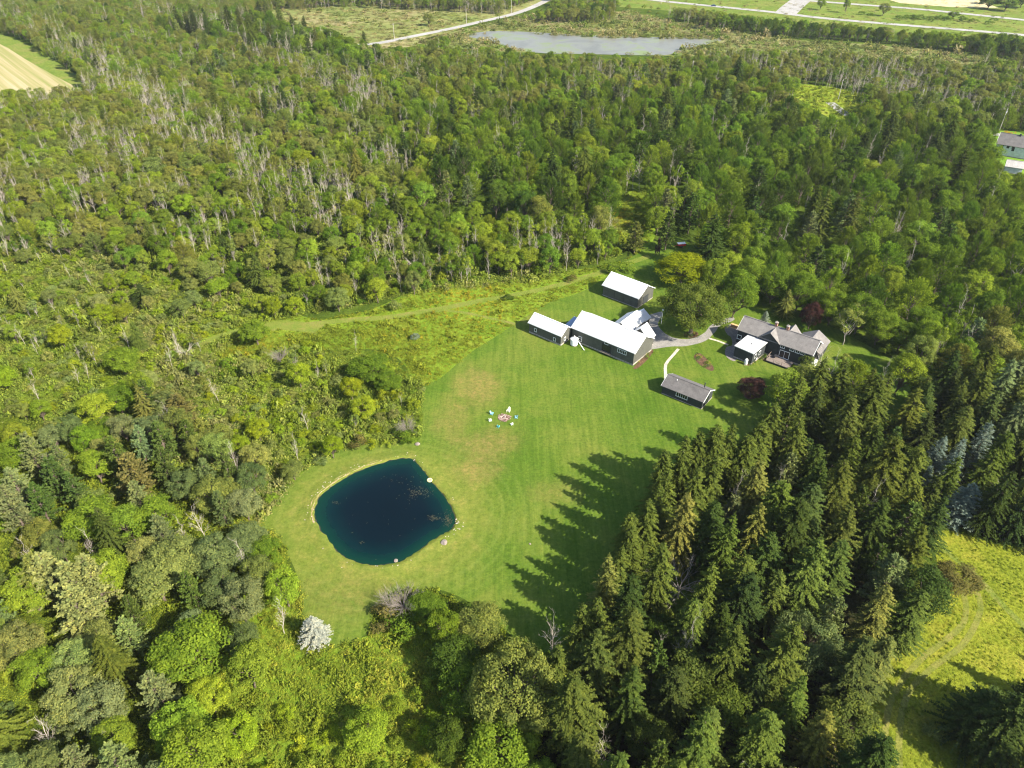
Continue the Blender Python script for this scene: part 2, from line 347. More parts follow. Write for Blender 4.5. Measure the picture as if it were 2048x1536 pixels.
LAWN = [(845, 775), (843, 872), (800, 886), (740, 886), (690, 897), (636, 922), (588, 962), (550, 1008), (522, 1050), (556, 1078), (588, 1135), (604, 1190), (612, 1260), (650, 1292), (700, 1287), (736, 1260), (755, 1205), (800, 1180),
        (880, 1180), (940, 1205), (1000, 1250), (1100, 1330), (1300, 1330), (1480, 1200), (1560, 1020), (1640, 900), (1760, 860), (1838, 790), (1790, 725), (1700, 672), (1640, 645), (1560, 628), (1500, 610), (1440, 560), (1400, 505), (1365, 478), (1325, 475),
        (1262, 515), (1210, 555), (1160, 585), (1100, 604), (1045, 638), (1000, 668), (940, 706), (880, 757)]
MEADOW = [(845, 775), (800, 720), (760, 700), (700, 700), (620, 720), (540, 715), (440, 720), (380, 690), (440, 640), (560, 620), (640, 640), (740, 620), (820, 585), (900, 570), (1000, 560), (1080, 555), (1140, 540), (1230, 530), (1290, 500), (1310, 455), (1270, 380), (1215, 440), (1270, 505), (1240, 560), (1100, 640), (900, 760)]
WILD = [(0, 560), (150, 520), (300, 560), (420, 640), (560, 640), (700, 690), (850, 770), (850, 885), (700, 905), (600, 965), (530, 1050), (420, 1010), (250, 900), (0, 900)]
BOTTOM = [(560, 1080), (610, 1290), (660, 1300), (740, 1270), (850, 1250), (900, 1330), (960, 1400), (960, 1700), (330, 1700), (360, 1400), (460, 1230), (500, 1120)]
RIGHT = [(1845, 1030), (1900, 1060), (2048, 1095), (2300, 1100), (2400, 1700), (1780, 1700), (1745, 1400), (1750, 1340), (1820, 1240), (1870, 1180), (1872, 1110)]
sheet('meadow', MEADOW, .016, M_meadow); sheet('meadow', WILD, .004, ground_mat('rough_pasture', [(.055, .09, .01), (.095, .14, .014), (.15, .19, .02)], .15, 1.6, .3))
sheet('meadow', BOTTOM, .012, M_meadow); sheet('meadow', RIGHT, .012, ground_mat('right_meadow_turf', [(.13, .16, .016), (.18, .20, .02), (.235, .22, .03)], .12, 2.2, .2))
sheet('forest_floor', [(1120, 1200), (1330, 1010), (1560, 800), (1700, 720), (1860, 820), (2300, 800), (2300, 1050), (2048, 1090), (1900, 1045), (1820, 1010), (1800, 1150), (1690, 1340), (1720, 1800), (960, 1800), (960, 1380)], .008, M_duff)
sheet('lawn', LAWN, .022, M_lawn)
ribbon('path', [(380, 705), (440, 672), (520, 655), (600, 650), (700, 640), (780, 634), (830, 626), (900, 614), (960, 602), (1040, 588), (1110, 572), (1180, 552), (1240, 532), (1300, 512)], 2.4, .030, M_track)
ribbon('path', [(640, 660), (560, 650), (500, 668)], 5, .035, M_track)
ribbon('path', [(830, 626), (900, 622), (960, 632), (1030, 648)], 1.3, .026, M_track)
ribbon('path', [(30, 560), (150, 585), (220, 625), (262, 655)], 2.0, .026, M_track)
for off in (-14, 14): ribbon('path', [(1790+off, 1620), (1784+off, 1480), (1800+off, 1392), (1850+off*.7, 1330+off*.7), (1920+off*.4, 1275+off), (1946+off, 1225), (1941+off, 1185)], .9, .026, M_rut)
ribbon('path', [(2100, 1300), (2010, 1215), (1950, 1150), (1895, 1105), (1862, 1075)], 1.2, .022, M_track)
ribbon('path', [(480, 1620), (482, 1480), (486, 1380), (470, 1250)], .7, .02, M_track)
ribbon('path', [(690, 1640), (684, 1480), (680, 1380), (692, 1300)], .7, .02, M_track)
sheet('driveway', [(1262, 652), (1268, 640), (1298, 630), (1325, 623), (1322, 634), (1316, 650), (1332, 668), (1355, 677), (1383, 677), (1408, 666), (1420, 652), (1436, 643), (1462, 634), (1468, 640), (1440, 652), (1430, 664), (1410, 682), (1372, 692), (1342, 693), (1300, 699), (1270, 700)], .030, M_gravel)
sheet('patio', [(1450, 655), (1470, 648), (1480, 680), (1478, 700), (1470, 722), (1452, 712), (1452, 695), (1464, 690), (1462, 675), (1454, 668)], .036, ground_mat('pavers', [(.16, .14, .13), (.20, .175, .16), (.25, .22, .2)], .6, 5, .02))
ribbon('path', [(1357, 698), (1343, 714), (1331.5, 729), (1331, 745), (1331.5, 762)], .75, .042, M_stonepath, 2)
ribbon('path', [(1418, 677), (1436, 682), (1456, 690)], .7, .042, M_stonepath, 2)
sheet('flower_bed', [(1388, 712), (1398, 706), (1412, 716), (1427, 734), (1424, 742), (1408, 735), (1394, 724)], .040, M_mulch)
sheet('flower_bed', [(1368, 668), (1378, 663), (1394, 664), (1396, 671), (1384, 676), (1372, 674)], .040, M_mulch)
sheet('flower_bed', [(1268, 733), (1302, 701), (1306, 704), (1292, 722), (1274, 737)], .040, M_mulch)
sheet('flower_bed', [(1494, 730), (1517, 702), (1545, 708), (1546, 722), (1530, 722), (1520, 716), (1508, 726)], .040, M_mulch)
sheet('flower_bed', [(1487, 791), (1500, 785), (1513, 788), (1512, 796), (1497, 798)], .040, M_mulch)
# far country
sheet('field', [(-60, 40), (0, 66), (60, 92), (120, 128), (172, 172), (90, 200), (0, 210), (-80, 200)], .05, M_verge, 3)
sheet('crop_field', [(-60, 72), (0, 88), (50, 118), (110, 152), (150, 178), (90, 200), (0, 210), (-80, 200)], .12, strip_mat(), 3)
sheet('hay_field', [(330, -12), (1060, -12), (1030, 28), (930, 52), (850, 90), (780, 118), (690, 120), (600, 98), (520, 80), (440, 60), (360, 30)], .06, M_farfield, 3)
sheet('marsh', [(835, 84), (930, 58), (1030, 34), (1150, 20), (1260, 25), (1420, 55), (1600, 80), (1780, 92), (2080, 128), (2080, 190), (1900, 160), (1700, 130), (1500, 112), (1380, 112), (1160, 108), (950, 100)], .06, M_marsh, 3)
sheet('verge', [(1200, -22), (2200, -22), (2200, 100), (1960, 80), (1640, 48), (1420, 28), (1240, 14)], .07, M_verge, 0)
sheet('crop_field', [(1745, -10), (1935, -8), (1998, 16), (1900, 14), (1800, 6)], .14, plain('stubble', (.46, .38, .20), 1, .15, .05), 0)
for nm, p, wd in (('road', [(700, 92), (760, 86), (820, 74), (900, 58), (960, 44), (1028, 28), (1075, 10), (1120, -14)], 7), ('highway', [(1230, -8), (1330, 3), (1430, 13), (1540, 24), (1650, 37), (1800, 50), (1985, 65), (2150, 80)], 9),
                  ('highway', [(1480, -12), (1600, 0), (1700, 8), (1830, 18), (1960, 31), (2120, 48)], 9), ('road', [(1570, 28), (1585, 14), (1602, 0), (1620, -14)], 18)):
    ribbon(nm, p, wd, .2 if nm == 'highway' else .16, M_road)
ribbon('road', [(1660, 205), (1700, 232), (1760, 246), (1850, 255), (1930, 262), (2000, 270), (2120, 286)], 5, .03, M_road)
sheet('yard_grass', [(1968, 262), (2010, 262), (2120, 275), (2120, 380), (2030, 345), (1990, 315), (1985, 290)], .02, ground_mat('yard_lawn', [(.10, .19, .02), (.13, .22, .025), (.16, .24, .03)]), 3)
sheet('clearing', [(1565, 172), (1640, 170), (1720, 190), (1745, 212), (1700, 238), (1660, 236), (1600, 200)], .02, ground_mat('clearing_weeds', [(.12, .19, .02), (.2, .25, .02), (.25, .24, .05)], .15, 2), 3)
sheet('clearing', [(1215, 440), (1240, 400), (1280, 375), (1320, 385), (1300, 410), (1260, 455), (1240, 480)], .02, M_meadow, 3)

# the round pond: water, mud rim and bank
POND = [(629, 1025), (639.6, 995), (662, 975), (691.5, 955.6), (724, 939.6), (758, 928), (793, 918.5), (822.7, 917.3), (835, 928), (847, 941), (862, 962), (882, 985), (897, 1005), (909, 1032), (908.7, 1049.7), (897, 1063), (877, 1073), (847.4, 1094), (822.7, 1111.5), (798, 1124), (768, 1130), (733.6, 1129.3), (699, 1119), (674, 1101.6), (649.5, 1072), (634.6, 1047)]
pw = smooth([(*at(*p)[:2], 0) for p in POND], 5); pcen = sum(pw, Vector())/len(pw)
def pond_mat():
    m, nt, bs = newmat('pond_water')
    v = N(nt, 'ShaderNodeAttribute', attribute_name='depth').outputs['Fac']; p = pos(nt)
    v = mth(nt, 'ADD', v, mth(nt, 'MULTIPLY', mth(nt, 'SUBTRACT', noise(nt, p, .6, 4), .5), .1))
    c = ramp(nt, v, [(0, (.003, .026, .012)), (.06, (.0014, .022, .014)), (.2, (.0005, .011, .012)), (.42, (.0003, .0048, .0075)), (1, (.0003, .0038, .006))])
    nt.links.new(c, bs.inputs['Base Color']); bs.inputs['Roughness'].default_value = .08; bs.inputs['IOR'].default_value = 1.33
    bump(nt, bs, noise(nt, p, 3.0, 3), .05, .03); return m
rings = [1.0, .97, .93, .88, .82, .74, .64, .5, .3]; m = MB(); n = len(pw); vs = [pcen.lerp(p, r) for r in rings for p in pw]+[pcen]
fs = [(k*n+i, k*n+(i+1) % n, (k+1)*n+(i+1) % n, (k+1)*n+i) for k in range(len(rings)-1) for i in range(n)]+[(8*n+i, 8*n+(i+1) % n, 9*n) for i in range(n)]
m.add([(v.x, v.y, .03) for v in vs], fs); po = tag(m.build('pond', pond_mat()), kind='structure')
a = po.data.attributes.new('depth', 'FLOAT', 'POINT'); a.data.foreach_set('value', [1-r for r in rings for _ in pw]+[1.0])
def out(p, d, z): q = p+(p-pcen).normalized()*d; return (q.x, q.y, z)
m = MB(); prof = [(-.12, .0), (.05, .06), (.3, .20), (.75, .27), (2.0, .14), (3.6, .0)]
m.add([out(p, d+rng.normal(0, .12 if d < .2 else .05), z) for d, z in prof for p in pw], [(k*n+i, k*n+(i+1) % n, (k+1)*n+(i+1) % n, (k+1)*n+i) for k in range(5) for i in range(n)], 0)
for i, pl in enumerate(m.f):
    m.m[i] = 1 if i < n else 0
tag(m.build('pond_bank', [M_lawn, plain('wet_mud', (.035, .03, .018), .8)]), kind='structure')
# far pond
def water2():
    m, nt, bs = newmat('far_water'); p = pos(nt); c = ramp(nt, noise(nt, p, .03, 5, .7, 1), [(.4, (.13, .125, .10)), (.52, (.17, .165, .135)), (.62, (.15, .18, .04))])
    nt.links.new(c, bs.inputs['Base Color']); bs.inputs['Roughness'].default_value = .35; bs.inputs['Specular IOR Level'].default_value = .22; bump(nt, bs, noise(nt, p, .6, 3), .15, .1); return m
sheet('pond', [(930, 70), (985, 62), (1060, 64), (1130, 68), (1210, 72), (1300, 74), (1380, 75), (1448, 76), (1425, 86), (1380, 96), (1330, 110), (1180, 108), (1060, 104), (985, 84), (960, 78)], .15, water2(), 4)

# ------------------------------------------------------------------ buildings
def siding(name, col):
    m, nt, bs = newmat(name); tc = N(nt, 'ShaderNodeTexCoord').outputs['Object']
    wv = N(nt, 'ShaderNodeTexWave', bands_direction='X'); wv.inputs['Scale'].default_value = 1.6; wv.inputs['Distortion'].default_value = .3; nt.links.new(tc, wv.inputs[0])
    c = ramp(nt, noise(nt, tc, .8, 5, .7), [(.3, tuple(x*.8 for x in col)), (.7, tuple(x*1.25 for x in col))])
    nt.links.new(c, bs.inputs['Base Color']); bs.inputs['Roughness'].default_value = .75; bs.inputs['Specular IOR Level'].default_value = .25
    bump(nt, bs, wv.outputs['Fac'], .4, .04); return m
def metalroof():
    m, nt, bs = newmat('white_metal_roof'); tc = N(nt, 'ShaderNodeTexCoord').outputs['Object']
    wv = N(nt, 'ShaderNodeTexWave', bands_direction='X', wave_profile='SAW'); wv.inputs['Scale'].default_value = .7; nt.links.new(tc, wv.inputs[0])
    c = ramp(nt, noise(nt, tc, .5, 4), [(.3, (.53, .525, .51)), (.7, (.60, .595, .58))]); nt.links.new(c, bs.inputs['Base Color']); bs.inputs['Roughness'].default_value = .45
    bump(nt, bs, wv.outputs['Fac'], .8, .08); return m
def shingle(name='grey_shingles', col=(.17, .155, .145)):
    m, nt, bs = newmat(name); tc = N(nt, 'ShaderNodeTexCoord').outputs['Object']
    a = ramp(nt, noise(nt, tc, .7, 5, .7), [(.3, tuple(x*.72 for x in col)), (.7, tuple(x*1.25 for x in col))]); f = noise(nt, tc, 7, 3, .8)
    a = mix(nt, 1, a, ramp(nt, f, [(.3, (.8,)*3), (.7, (1.2,)*3)]), 'MULTIPLY'); nt.links.new(a, bs.inputs['Base Color']); bs.inputs['Roughness'].default_value = .9
    bump(nt, bs, f, .5, .03); return m
M_side = siding('dark_siding', (.085, .084, .070)); M_side2 = siding('charcoal_siding', (.036, .040, .041)); M_wside = siding('pale_siding', (.55, .58, .58))
M_metal = metalroof(); M_sh = shingle(); M_sh2 = shingle('dark_shingles', (.115, .105, .10)); M_stone = plain('field_stone', (.33, .29, .25), .95, .5, 2.5)
M_trim = plain('white_trim', (.78, .78, .76), .6, .04); M_wood = plain('weathered_wood', (.25, .19, .14), .85, .3, 5)
def glass_():
    m, nt, bs = newmat('window_glass'); bs.inputs['Base Color'].default_value = (.012, .016, .02, 1); bs.inputs['Roughness'].default_value = .07; return m
M_glass = glass_(); M_brick = plain('chimney_brick', (.36, .19, .13), .9, .3, 6); M_darkmetal = plain('dark_metal', (.03, .03, .035), .5)
UX = R_(-39.6)
class House:
    """gabled building: local x along the near long wall, y away from it"""
    def __init__(s, name, label, cat, A, ang, L, D, hw, hr, wall, roofm, over=.35, fnd=.45, hip=False):
        s.r = thing(name, label, cat, (A[0], A[1], 0), ang); s.A = Vector((A[0], A[1], 0)); s.u = Vector((math.cos(ang), math.sin(ang), 0)); s.v = Vector((-s.u.y, s.u.x, 0))
        s.L, s.D, s.hw, s.hr = L, D, hw, hr; m = MB(); h = D/2
        m.add([(0, 0, fnd), (L, 0, fnd), (L, D, fnd), (0, D, fnd), (0, 0, hw), (L, 0, hw), (L, D, hw), (0, D, hw), (0, h, hr), (L, h, hr)],
              [(3, 2, 1, 0), (0, 1, 5, 4), (2, 3, 7, 6), (1, 2, 6, 9, 5), (3, 0, 4, 8, 7), (4, 5, 9, 8), (6, 7, 8, 9)]); m.build('wall', wall, s.r)
        if fnd > 0: MB().box((L/2, h, fnd/2-.05), (L+.08, D+.08, fnd+.1)).build('foundation', M_stone, s.r)
        k = (hr-hw)/h; m = MB(); t = .14; o = over; oy = .3
        for sg in (-1, 1):
            y0 = h+sg*(h+oy); z0 = hw-k*oy+.03
            P = [(-o, y0, z0), (L+o, y0, z0), (L+o, h, hr+.03), (-o, h, hr+.03)]
            vs = P+[(x, y, z+t) for x, y, z in P]; f = [(0, 1, 2, 3), (4, 7, 6, 5), (0, 4, 5, 1), (1, 5, 6, 2), (3, 7, 4, 0)]
            m.add(vs, f if sg < 0 else [q[::-1] for q in f])
        s.roof = m.build('roof', roofm, s.r)
        m = MB(); m.box((L/2, h, hr+.03+t+.02), (L+2*o+.04, .28, .07)); m.build('ridge_cap', roofm if roofm is not M_metal else M_trim, s.roof)
        for x in (-o-.03, L+o+.03):
            for sg in (-1, 1):
                a = Vector((x, h+sg*(h+oy), hw-k*oy+.05)); b = Vector((x, h, hr+.05)); c = (a+b)/2; MB().box(c, (.05, (b-a).length, .2), 0, 0, math.atan2(b.z-a.z, b.y-a.y)).build('bargeboard', M_trim, s.r)
    def wpt(s, px, py, side='front'):
        """where the photograph's pixel meets a wall of the house: (distance along wall, height)"""
        o = Vector((0, 0, CH)); d = at(px, py)-o
        n, p0 = (s.v, s.A) if side == 'front' else (s.u, s.A+s.u*s.L)
        q = o+d*((p0-o).dot(n)/d.dot(n)); return ((q-s.A).dot(s.u if side == 'front' else s.v), q.z)
    def window(s, x, z, w_, h_, side='front', cols=1, rows=1, name='window', white=True, fr=.1):
        if side == 'front': T = Matrix.Translation((x, 0, z))
        elif side == 'right': T = Matrix.Translation((s.L, x, z)) @ Matrix.Rotation(R_(90), 4, 'Z')
        elif side == 'back': T = Matrix.Translation((x, s.D, z)) @ Matrix.Rotation(R_(180), 4, 'Z')
        else: T = Matrix.Translation((0, x, z)) @ Matrix.Rotation(R_(-90), 4, 'Z')
        m = MB(); W, H = w_/2+fr/2, h_/2+fr/2
        for c, d in (((0, -.03, H), (w_+2*fr, .09, fr)), ((0, -.045, -H), (w_+2*fr+.06, .12, fr)), ((-W, -.03, 0), (fr, .088, h_)), ((W, -.03, 0), (fr, .088, h_))): m.box(c, d)
        for i in range(1, cols): m.box((-w_/2+w_*i/cols, -.025, 0), (.06, .07, h_-.002))
        for i in range(1, rows): m.box((0, -.022, -h_/2+h_*i/rows), (w_-.002, .064, .05))
        f = m.build(name, M_trim if white else M_darkmetal, s.r); f.matrix_local = T
        MB().box((0, -.005, 0), (w_, .04, h_)).build('pane', M_glass, f); return f

A = at(1145, 655, 3.85); main = House('barn', 'longest dark grey barn with white metal roof, in the middle of the barn group', 'barn', A, UX, 18.6, 8.9, 3.85, 6.5, M_side, M_metal)
x, z = main.wpt(1160.6, 677.5); main.window(x, z, .85, 1.2, rows=2)
x, z = main.wpt(1213, 685.5); main.window(x, 3.3, .9, .5)
x, z = main.wpt(1244, 703.5); main.window(x, z, 2.4, .85, cols=5)
x, z = main.wpt(1213, 697)
m = MB(); m.box((x, -.03, z), (2.5, .1, 2.0)); dr = m.build('door', M_glass, main.r)
m = MB(); m.box((x, -.05, z+1.06), (2.7, .14, .12)); m.box((x-1.3, -.05, z), (.1, .13, 2.0)); m.box((x+1.3, -.05, z), (.1, .13, 2.0)); m.build('frame', M_darkmetal, dr)
MB().box((x, -.35, z-1.12), (3.0, .66, .12)).build('step', M_wood, main.r)
for d_ in (2.0, 4.6): MB().box((x+d_, -.06, 1.9), (.04, .06, 2.8)).build('batten', M_darkmetal, main.r)

A = at(1058.5, 645, 3.05); small = House('barn', 'small dark grey barn at the left end of the group beside the white bin', 'barn', A, UX, 10.4, 4.9, 3.05, 4.75, M_side, M_metal, .25)
for q in ((1071, 660), (1109, 678.5)):
    x, z = small.wpt(*q); small.window(x, z, .55, .85)
x, z = small.wpt(1129.5, 677.5, 'right'); small.window(min(x, 3.4), z, .6, .85, 'right')
A = at(1206.7, 570, 3.3); rear = House('barn', 'rearmost dark grey barn with white roof under the yellow green tree', 'barn', A, R_(-41), 11.8, 8.1, 3.3, 5.7, M_side, M_metal, .3, .25)
m = MB(); m.box((4.0, -.05, 1.7), (.06, .08, 2.8)); m.box((7.2, -.05, 1.7), (.06, .08, 2.8)); m.box((5.6, -.05, 3.0), (3.6, .1, .1)); m.build('sliding_door', M_side2, rear.r)
m = MB(); m.box((rear.L+.05, 4.05, 1.3), (.09, 2.6, 2.4)); m.build('door', M_side2, rear.r)
# wings behind the main barn (their long walls run away from it)
def wingat(along, D, L, hw, hr, name, label, over=.2):
    o = main.A+main.u*(along+D)+main.v*8.95
    return House(name, label, 'barn wing', o, UX+R_(90), L, D, hw, hr, M_side, M_metal, over, .2)
w1 = wingat(6.5, 5.2, 7.6, 3.0, 4.7, 'barn', 'white roofed wing running back from the longest barn toward the rear barn')
for k in range(5): w1.window(1.2+1.3*k, 1.6, .8, 1.3, 'front', name='bay_opening', white=False)
o = main.A+main.u*11.7+main.v*16.75
w1b = House('shed', 'little white roofed shed at the far end of the barn wing', 'shed', o, UX+R_(90), 2.6, 4.4, 2.6, 4.1, M_side, M_metal, .15, .15)
w2 = wingat(12.4, 5.0, 2.9, 2.9, 5.3, 'barn', 'short gabled wing of the longest barn beside the gravel drive')
# blue grey lean-to between the two barns
a = at(1131, 648, 2.4); t = thing('carport', 'small blue grey roofed shelter between the two left barns', 'shelter', (a.x, a.y, 0), UX)
m = MB(); m.add([(0, -.4, 2.15), (2.5, -.4, 2.15), (2.5, 3.9, 2.9), (0, 3.9, 2.9), (0, -.4, 2.25), (2.5, -.4, 2.25), (2.5, 3.9, 3.0), (0, 3.9, 3.0)], [(3, 2, 1, 0), (4, 5, 6, 7), (0, 1, 5, 4), (1, 2, 6, 5), (2, 3, 7, 6), (3, 0, 4, 7)]); m.build('roof', plain('blue_grey_metal', (.24, .32, .42), .35, .12, .8), t)
for x in (.1, 2.4):
    for y in (-.25, 3.7): MB().box((x, y, 1.07 if y < 0 else 1.43), (.1, .1, 2.14 if y < 0 else 2.86)).build('post', M_wood, t)
MB().box((1.25, 3.6, 1.2), (2.2, .06, 2.2)).build('back_wall', M_side2, t)

A = at(1325.5, 771, 2.3); cab = House('cabin', 'low dark cabin with grey shingle roof standing alone at the lawn edge', 'cabin', A, R_(-37.5), 10.1, 5.6, 2.3, 3.75, M_side2, M_sh2, .3, .2)
x, z = cab.wpt(1363.5, 792); cab.window(x, 1.55, 2.7, .95, cols=5)
MB().tube((8.7, 3.3, 3.3), (8.7, 3.3, 5.0), .13).build('stovepipe', M_darkmetal, cab.r)
MB().tube((2.4, 2.2, 3.4), (2.4, 2.2, 3.85), .09).build('roof_vent', M_trim, cab.r); cab.window(2.8, 1.3, .8, 1.9, 'right', name='door', white=False)

# farmhouse
A = at(1477, 658.5, 4.3); H = House('farmhouse', 'charcoal farmhouse with grey shingle roof, white windows and two brick chimneys', 'house', A, R_(-38.2), 19.0, 6.6, 4.3, 6.6, M_side2, M_sh, .3, .5)
for q, w_, h_, c in (((1478.5, 674), .9, 1.0, 1), ((1519, 676.5), .9, 1.5, 1), ((1524, 690), 1.5, .95, 2), ((1543, 684.5), 1.0, 1.35, 1), ((1541.5, 696.5), 1.3, 1.1, 2), ((1565.5, 693.5), .85, .6, 2), ((1584, 699.5), .85, .6, 2), ((1595, 703.5), .85, .6, 2), ((1606, 707.5), .85, .5, 2), ((1568, 710.5), 2.3, 1.9, 2)):
    x, z = H.wpt(*q); H.window(x, min(max(z, .7+h_/2), 4.1-h_/2) if q[0] != 1543 else z, w_, h_, cols=c, fr=.12)
x0, _ = H.wpt(1536, 690)
def cross(x0, w_, y0, y1, hw, hr, wall, roofm, nm):
    """a cross gable or rear wing joined to the farmhouse, ridge along local y"""
    m = MB(); s = 1 if y1 > y0 else -1; X0, X1 = x0-w_/2, x0+w_/2
    m.add([(X0, y0, .5), (X1, y0, .5), (X1, y1, .5), (X0, y1, .5), (X0, y0, hw), (X1, y0, hw), (X1, y1, hw), (X0, y1, hw), (x0, y0, hr), (x0, y1, hr)], [(0, 1, 5, 8, 4), (1, 2, 6, 5), (2, 3, 7, 9, 6), (3, 0, 4, 7)]); m.build('wall', wall, H.r)
    k = (hr-hw)/(w_/2); m = MB(); o = .3; e0 = y0-s*.0; e1 = y1+s*o; t = .14
    for sg in (-1, 1):
        xa = x0+sg*(w_/2+o); za = hw-k*o+.035; P = [(xa, e0, za), (xa, e1, za), (x0, e1, hr+.035), (x0, e0, hr+.035)]
        m.add(P+[(a, b, c+t) for a, b, c in P], [(0, 1, 2, 3), (7, 6, 5, 4), (0, 4, 5, 1), (1, 5, 6, 2), (3, 7, 4, 0)])
    m.build('roof', roofm, H.r)
cross(x0, 5.2, 3.3, -.15, 4.25, 6.35, M_side2, M_sh, 'a')
xb, _ = H.wpt(1548, 690); cross(xb+1.6, 3.8, 3.3, 8.8, 3.6, 5.5, M_side2, M_sh, 'b')
cross(16.6, 6.4, 3.3, 10.8, 3.0, 4.9, M_side2, M_sh, 'c')
for px_, py_ in ((1545, 658), (1571.5, 662)):
    q = at(px_, py_, 7.0); lx = (q-H.A).dot(H.u); m = MB(); m.box((lx, 3.4, 6.7), (.62, .62, 2.0)); c = m.build('chimney', M_brick, H.r)
    m = MB(); m.box((lx, 3.4, 7.75), (.78, .78, .14)); m.tube((lx, 3.4, 7.82), (lx, 3.4, 8.1), .14, .12, 8); m.build('cap', M_stone, c)
m = MB(); m.box((19.6, 1.5, .9), (.9, 2.4, 1.8)); m.build('porch', M_trim, H.r)
# annex with the flat white roof
a = at(1471, 691, 3.4); b = at(1501, 708, 3.4); c = at(1520.7, 685, 3.4); t = thing('annex', 'square charcoal annex with flat white roof in front of the farmhouse', 'annex', (a.x, a.y, 0), R_(-45))
L1, L2 = 5.0, 6.3
m = MB(); m.box((L1/2, L2/2, 1.8), (L1, L2, 2.9)); m.build('wall', M_side2, t); MB().box((L1/2, L2/2, .17), (L1+.1, L2+.1, .36)).build('foundation', M_stone, t)
m = MB(); m.add([(-.2, -.2, 3.2), (L1+.2, -.2, 3.2), (L1+.2, L2+.2, 3.6), (-.2, L2+.2, 3.6), (-.2, -.2, 3.38), (L1+.2, -.2, 3.38), (L1+.2, L2+.2, 3.78), (-.2, L2+.2, 3.78)], [(3, 2, 1, 0), (4, 5, 6, 7), (0, 1, 5, 4), (1, 2, 6, 5), (2, 3, 7, 6), (3, 0, 4, 7)]); rf = m.build('roof', M_metal, t)
MB().tube((2.6, 3.0, 3.5), (2.6, 3.0, 3.95), .1).build('vent', M_darkmetal, rf)
for y in (1.5, 3.6): 
    m = MB(); m.box((L1+.02, y, 1.9), (.08, .9, 1.1)); f = m.build('window', M_trim, t); MB().box((L1+.05, y, 1.9), (.06, .7, .9)).build('pane', M_glass, f)
# deck
q = at(1560, 722, .5); t = thing('deck', 'grey wooden deck with railing before the glass doors of the farmhouse', 'deck', (q.x, q.y, 0), R_(-38.2))
m = MB()
for k in range(22): m.box((-2.9+k*.27, 0, .5), (.25, 3.8, .07))
m.build('boards', plain('deck_boards', (.20, .16, .14), .8, .2, 4), t); MB().box((0, 0, .22), (5.6, 3.6, .44)).build('base', M_side2, t)
m = MB()
for x, y in ((-2.9, -1.8), (-2.9, 0), (-2.9, 1.7), (-1, -1.8), (1, -1.8), (2.9, -1.8)): m.box((x, y, .98), (.08, .08, .9))
m.box((0, -1.8, 1.45), (5.9, .1, .06)); m.box((-2.9, -.05, 1.45), (.1, 3.4, .055)); m.build('railing', M_wood, t)
def set_at(px, py, z=0): p = at(px, py, z); return (p.x, p.y, z)
t = thing('table', 'small round dark table on the farmhouse deck', 'table', set_at(1552, 716, .54)); MB().tube((0, 0, .68), (0, 0, .72), .6, .6, 14).build('tabletop', M_darkmetal, t); MB().tube((0, 0, 0), (0, 0, .68), .05).build('leg', M_darkmetal, t)
# propane tank, cooling unit, firewood
t = thing('propane_tank', 'upright white gas tank at the corner of the flat roofed annex', 'gas tank', set_at(1491, 729))
m = MB(); pr = [(.05, 0), (.34, .12), (.42, .35), (.42, 1.2), (.34, 1.45), (.12, 1.58)]
for (r0, z0), (r1, z1) in zip(pr, pr[1:]): m.tube((0, 0, z0+.12), (0, 0, z1+.12), r0, r1, 14, caps=False)
m.build('tank', M_trim, t, True); MB().tube((0, 0, 1.66), (0, 0, 1.86), .12, .1, 10).build('valve_cap', M_trim, t); MB().box((0, 0, .06), (.8, .8, .12)).build('pad', M_stone, t)
t = thing('cooling_unit', 'pale boxy outdoor cooling unit between the annex and the planted bed', 'cooling unit', set_at(1510, 719), R_(-40)); MB().box((0, 0, .45), (.9, .9, .8)).build('casing', M_trim, t); MB().tube((0, 0, .86), (0, 0, .9), .36, .36, 12).build('fan_grille', M_darkmetal, t)
t = thing('wood_stack', 'stack of orange brown firewood against the left end of the farmhouse', 'firewood', set_at(1470, 656), R_(-38)); m = MB()
for i in range(5):
    for j in range(11): m.tube((-1.1+j*.22, -.35, .12+i*.2), (-1.1+j*.22, .35, .12+i*.2), .1, .1, 6)
m.build('logs', plain('cut_wood', (.55, .33, .16), .9, .35, 4), t)
# grain bin with auger
t = thing('grain_bin', 'round white metal bin with cone top between the two front barns', 'bin', set_at(1148, 690)); m = MB(); m.tube((0, 0, .35), (0, 0, 1.95), .98, .98, 20)
m.build('bin_wall', M_trim, t); m = MB(); m.tube((0, 0, 1.95), (0, 0, 2.45), 1.04, .16, 20); m.tube((0, 0, 2.45), (0, 0, 2.85), .13, .13, 8); m.build('cone_roof', M_trim, t)
MB().tube((0, 0, 0), (0, 0, .34), .85, .85, 14).build('base', M_stone, t)
for z in (.7, 1.1, 1.5): MB().tube((0, 0, z), (0, 0, z+.04), 1.0, 1.0, 20).build('band', plain('grey_band', (.6, .6, .58), .5), t)
a = at(1157, 683, 1.2); b = at(1168.5, 700.5, .08)
tag(MB().tube(a, b, .11, .11, 8).build('plank', M_trim), 'long pale pole leaning from the white bin down to the lawn', 'pole')

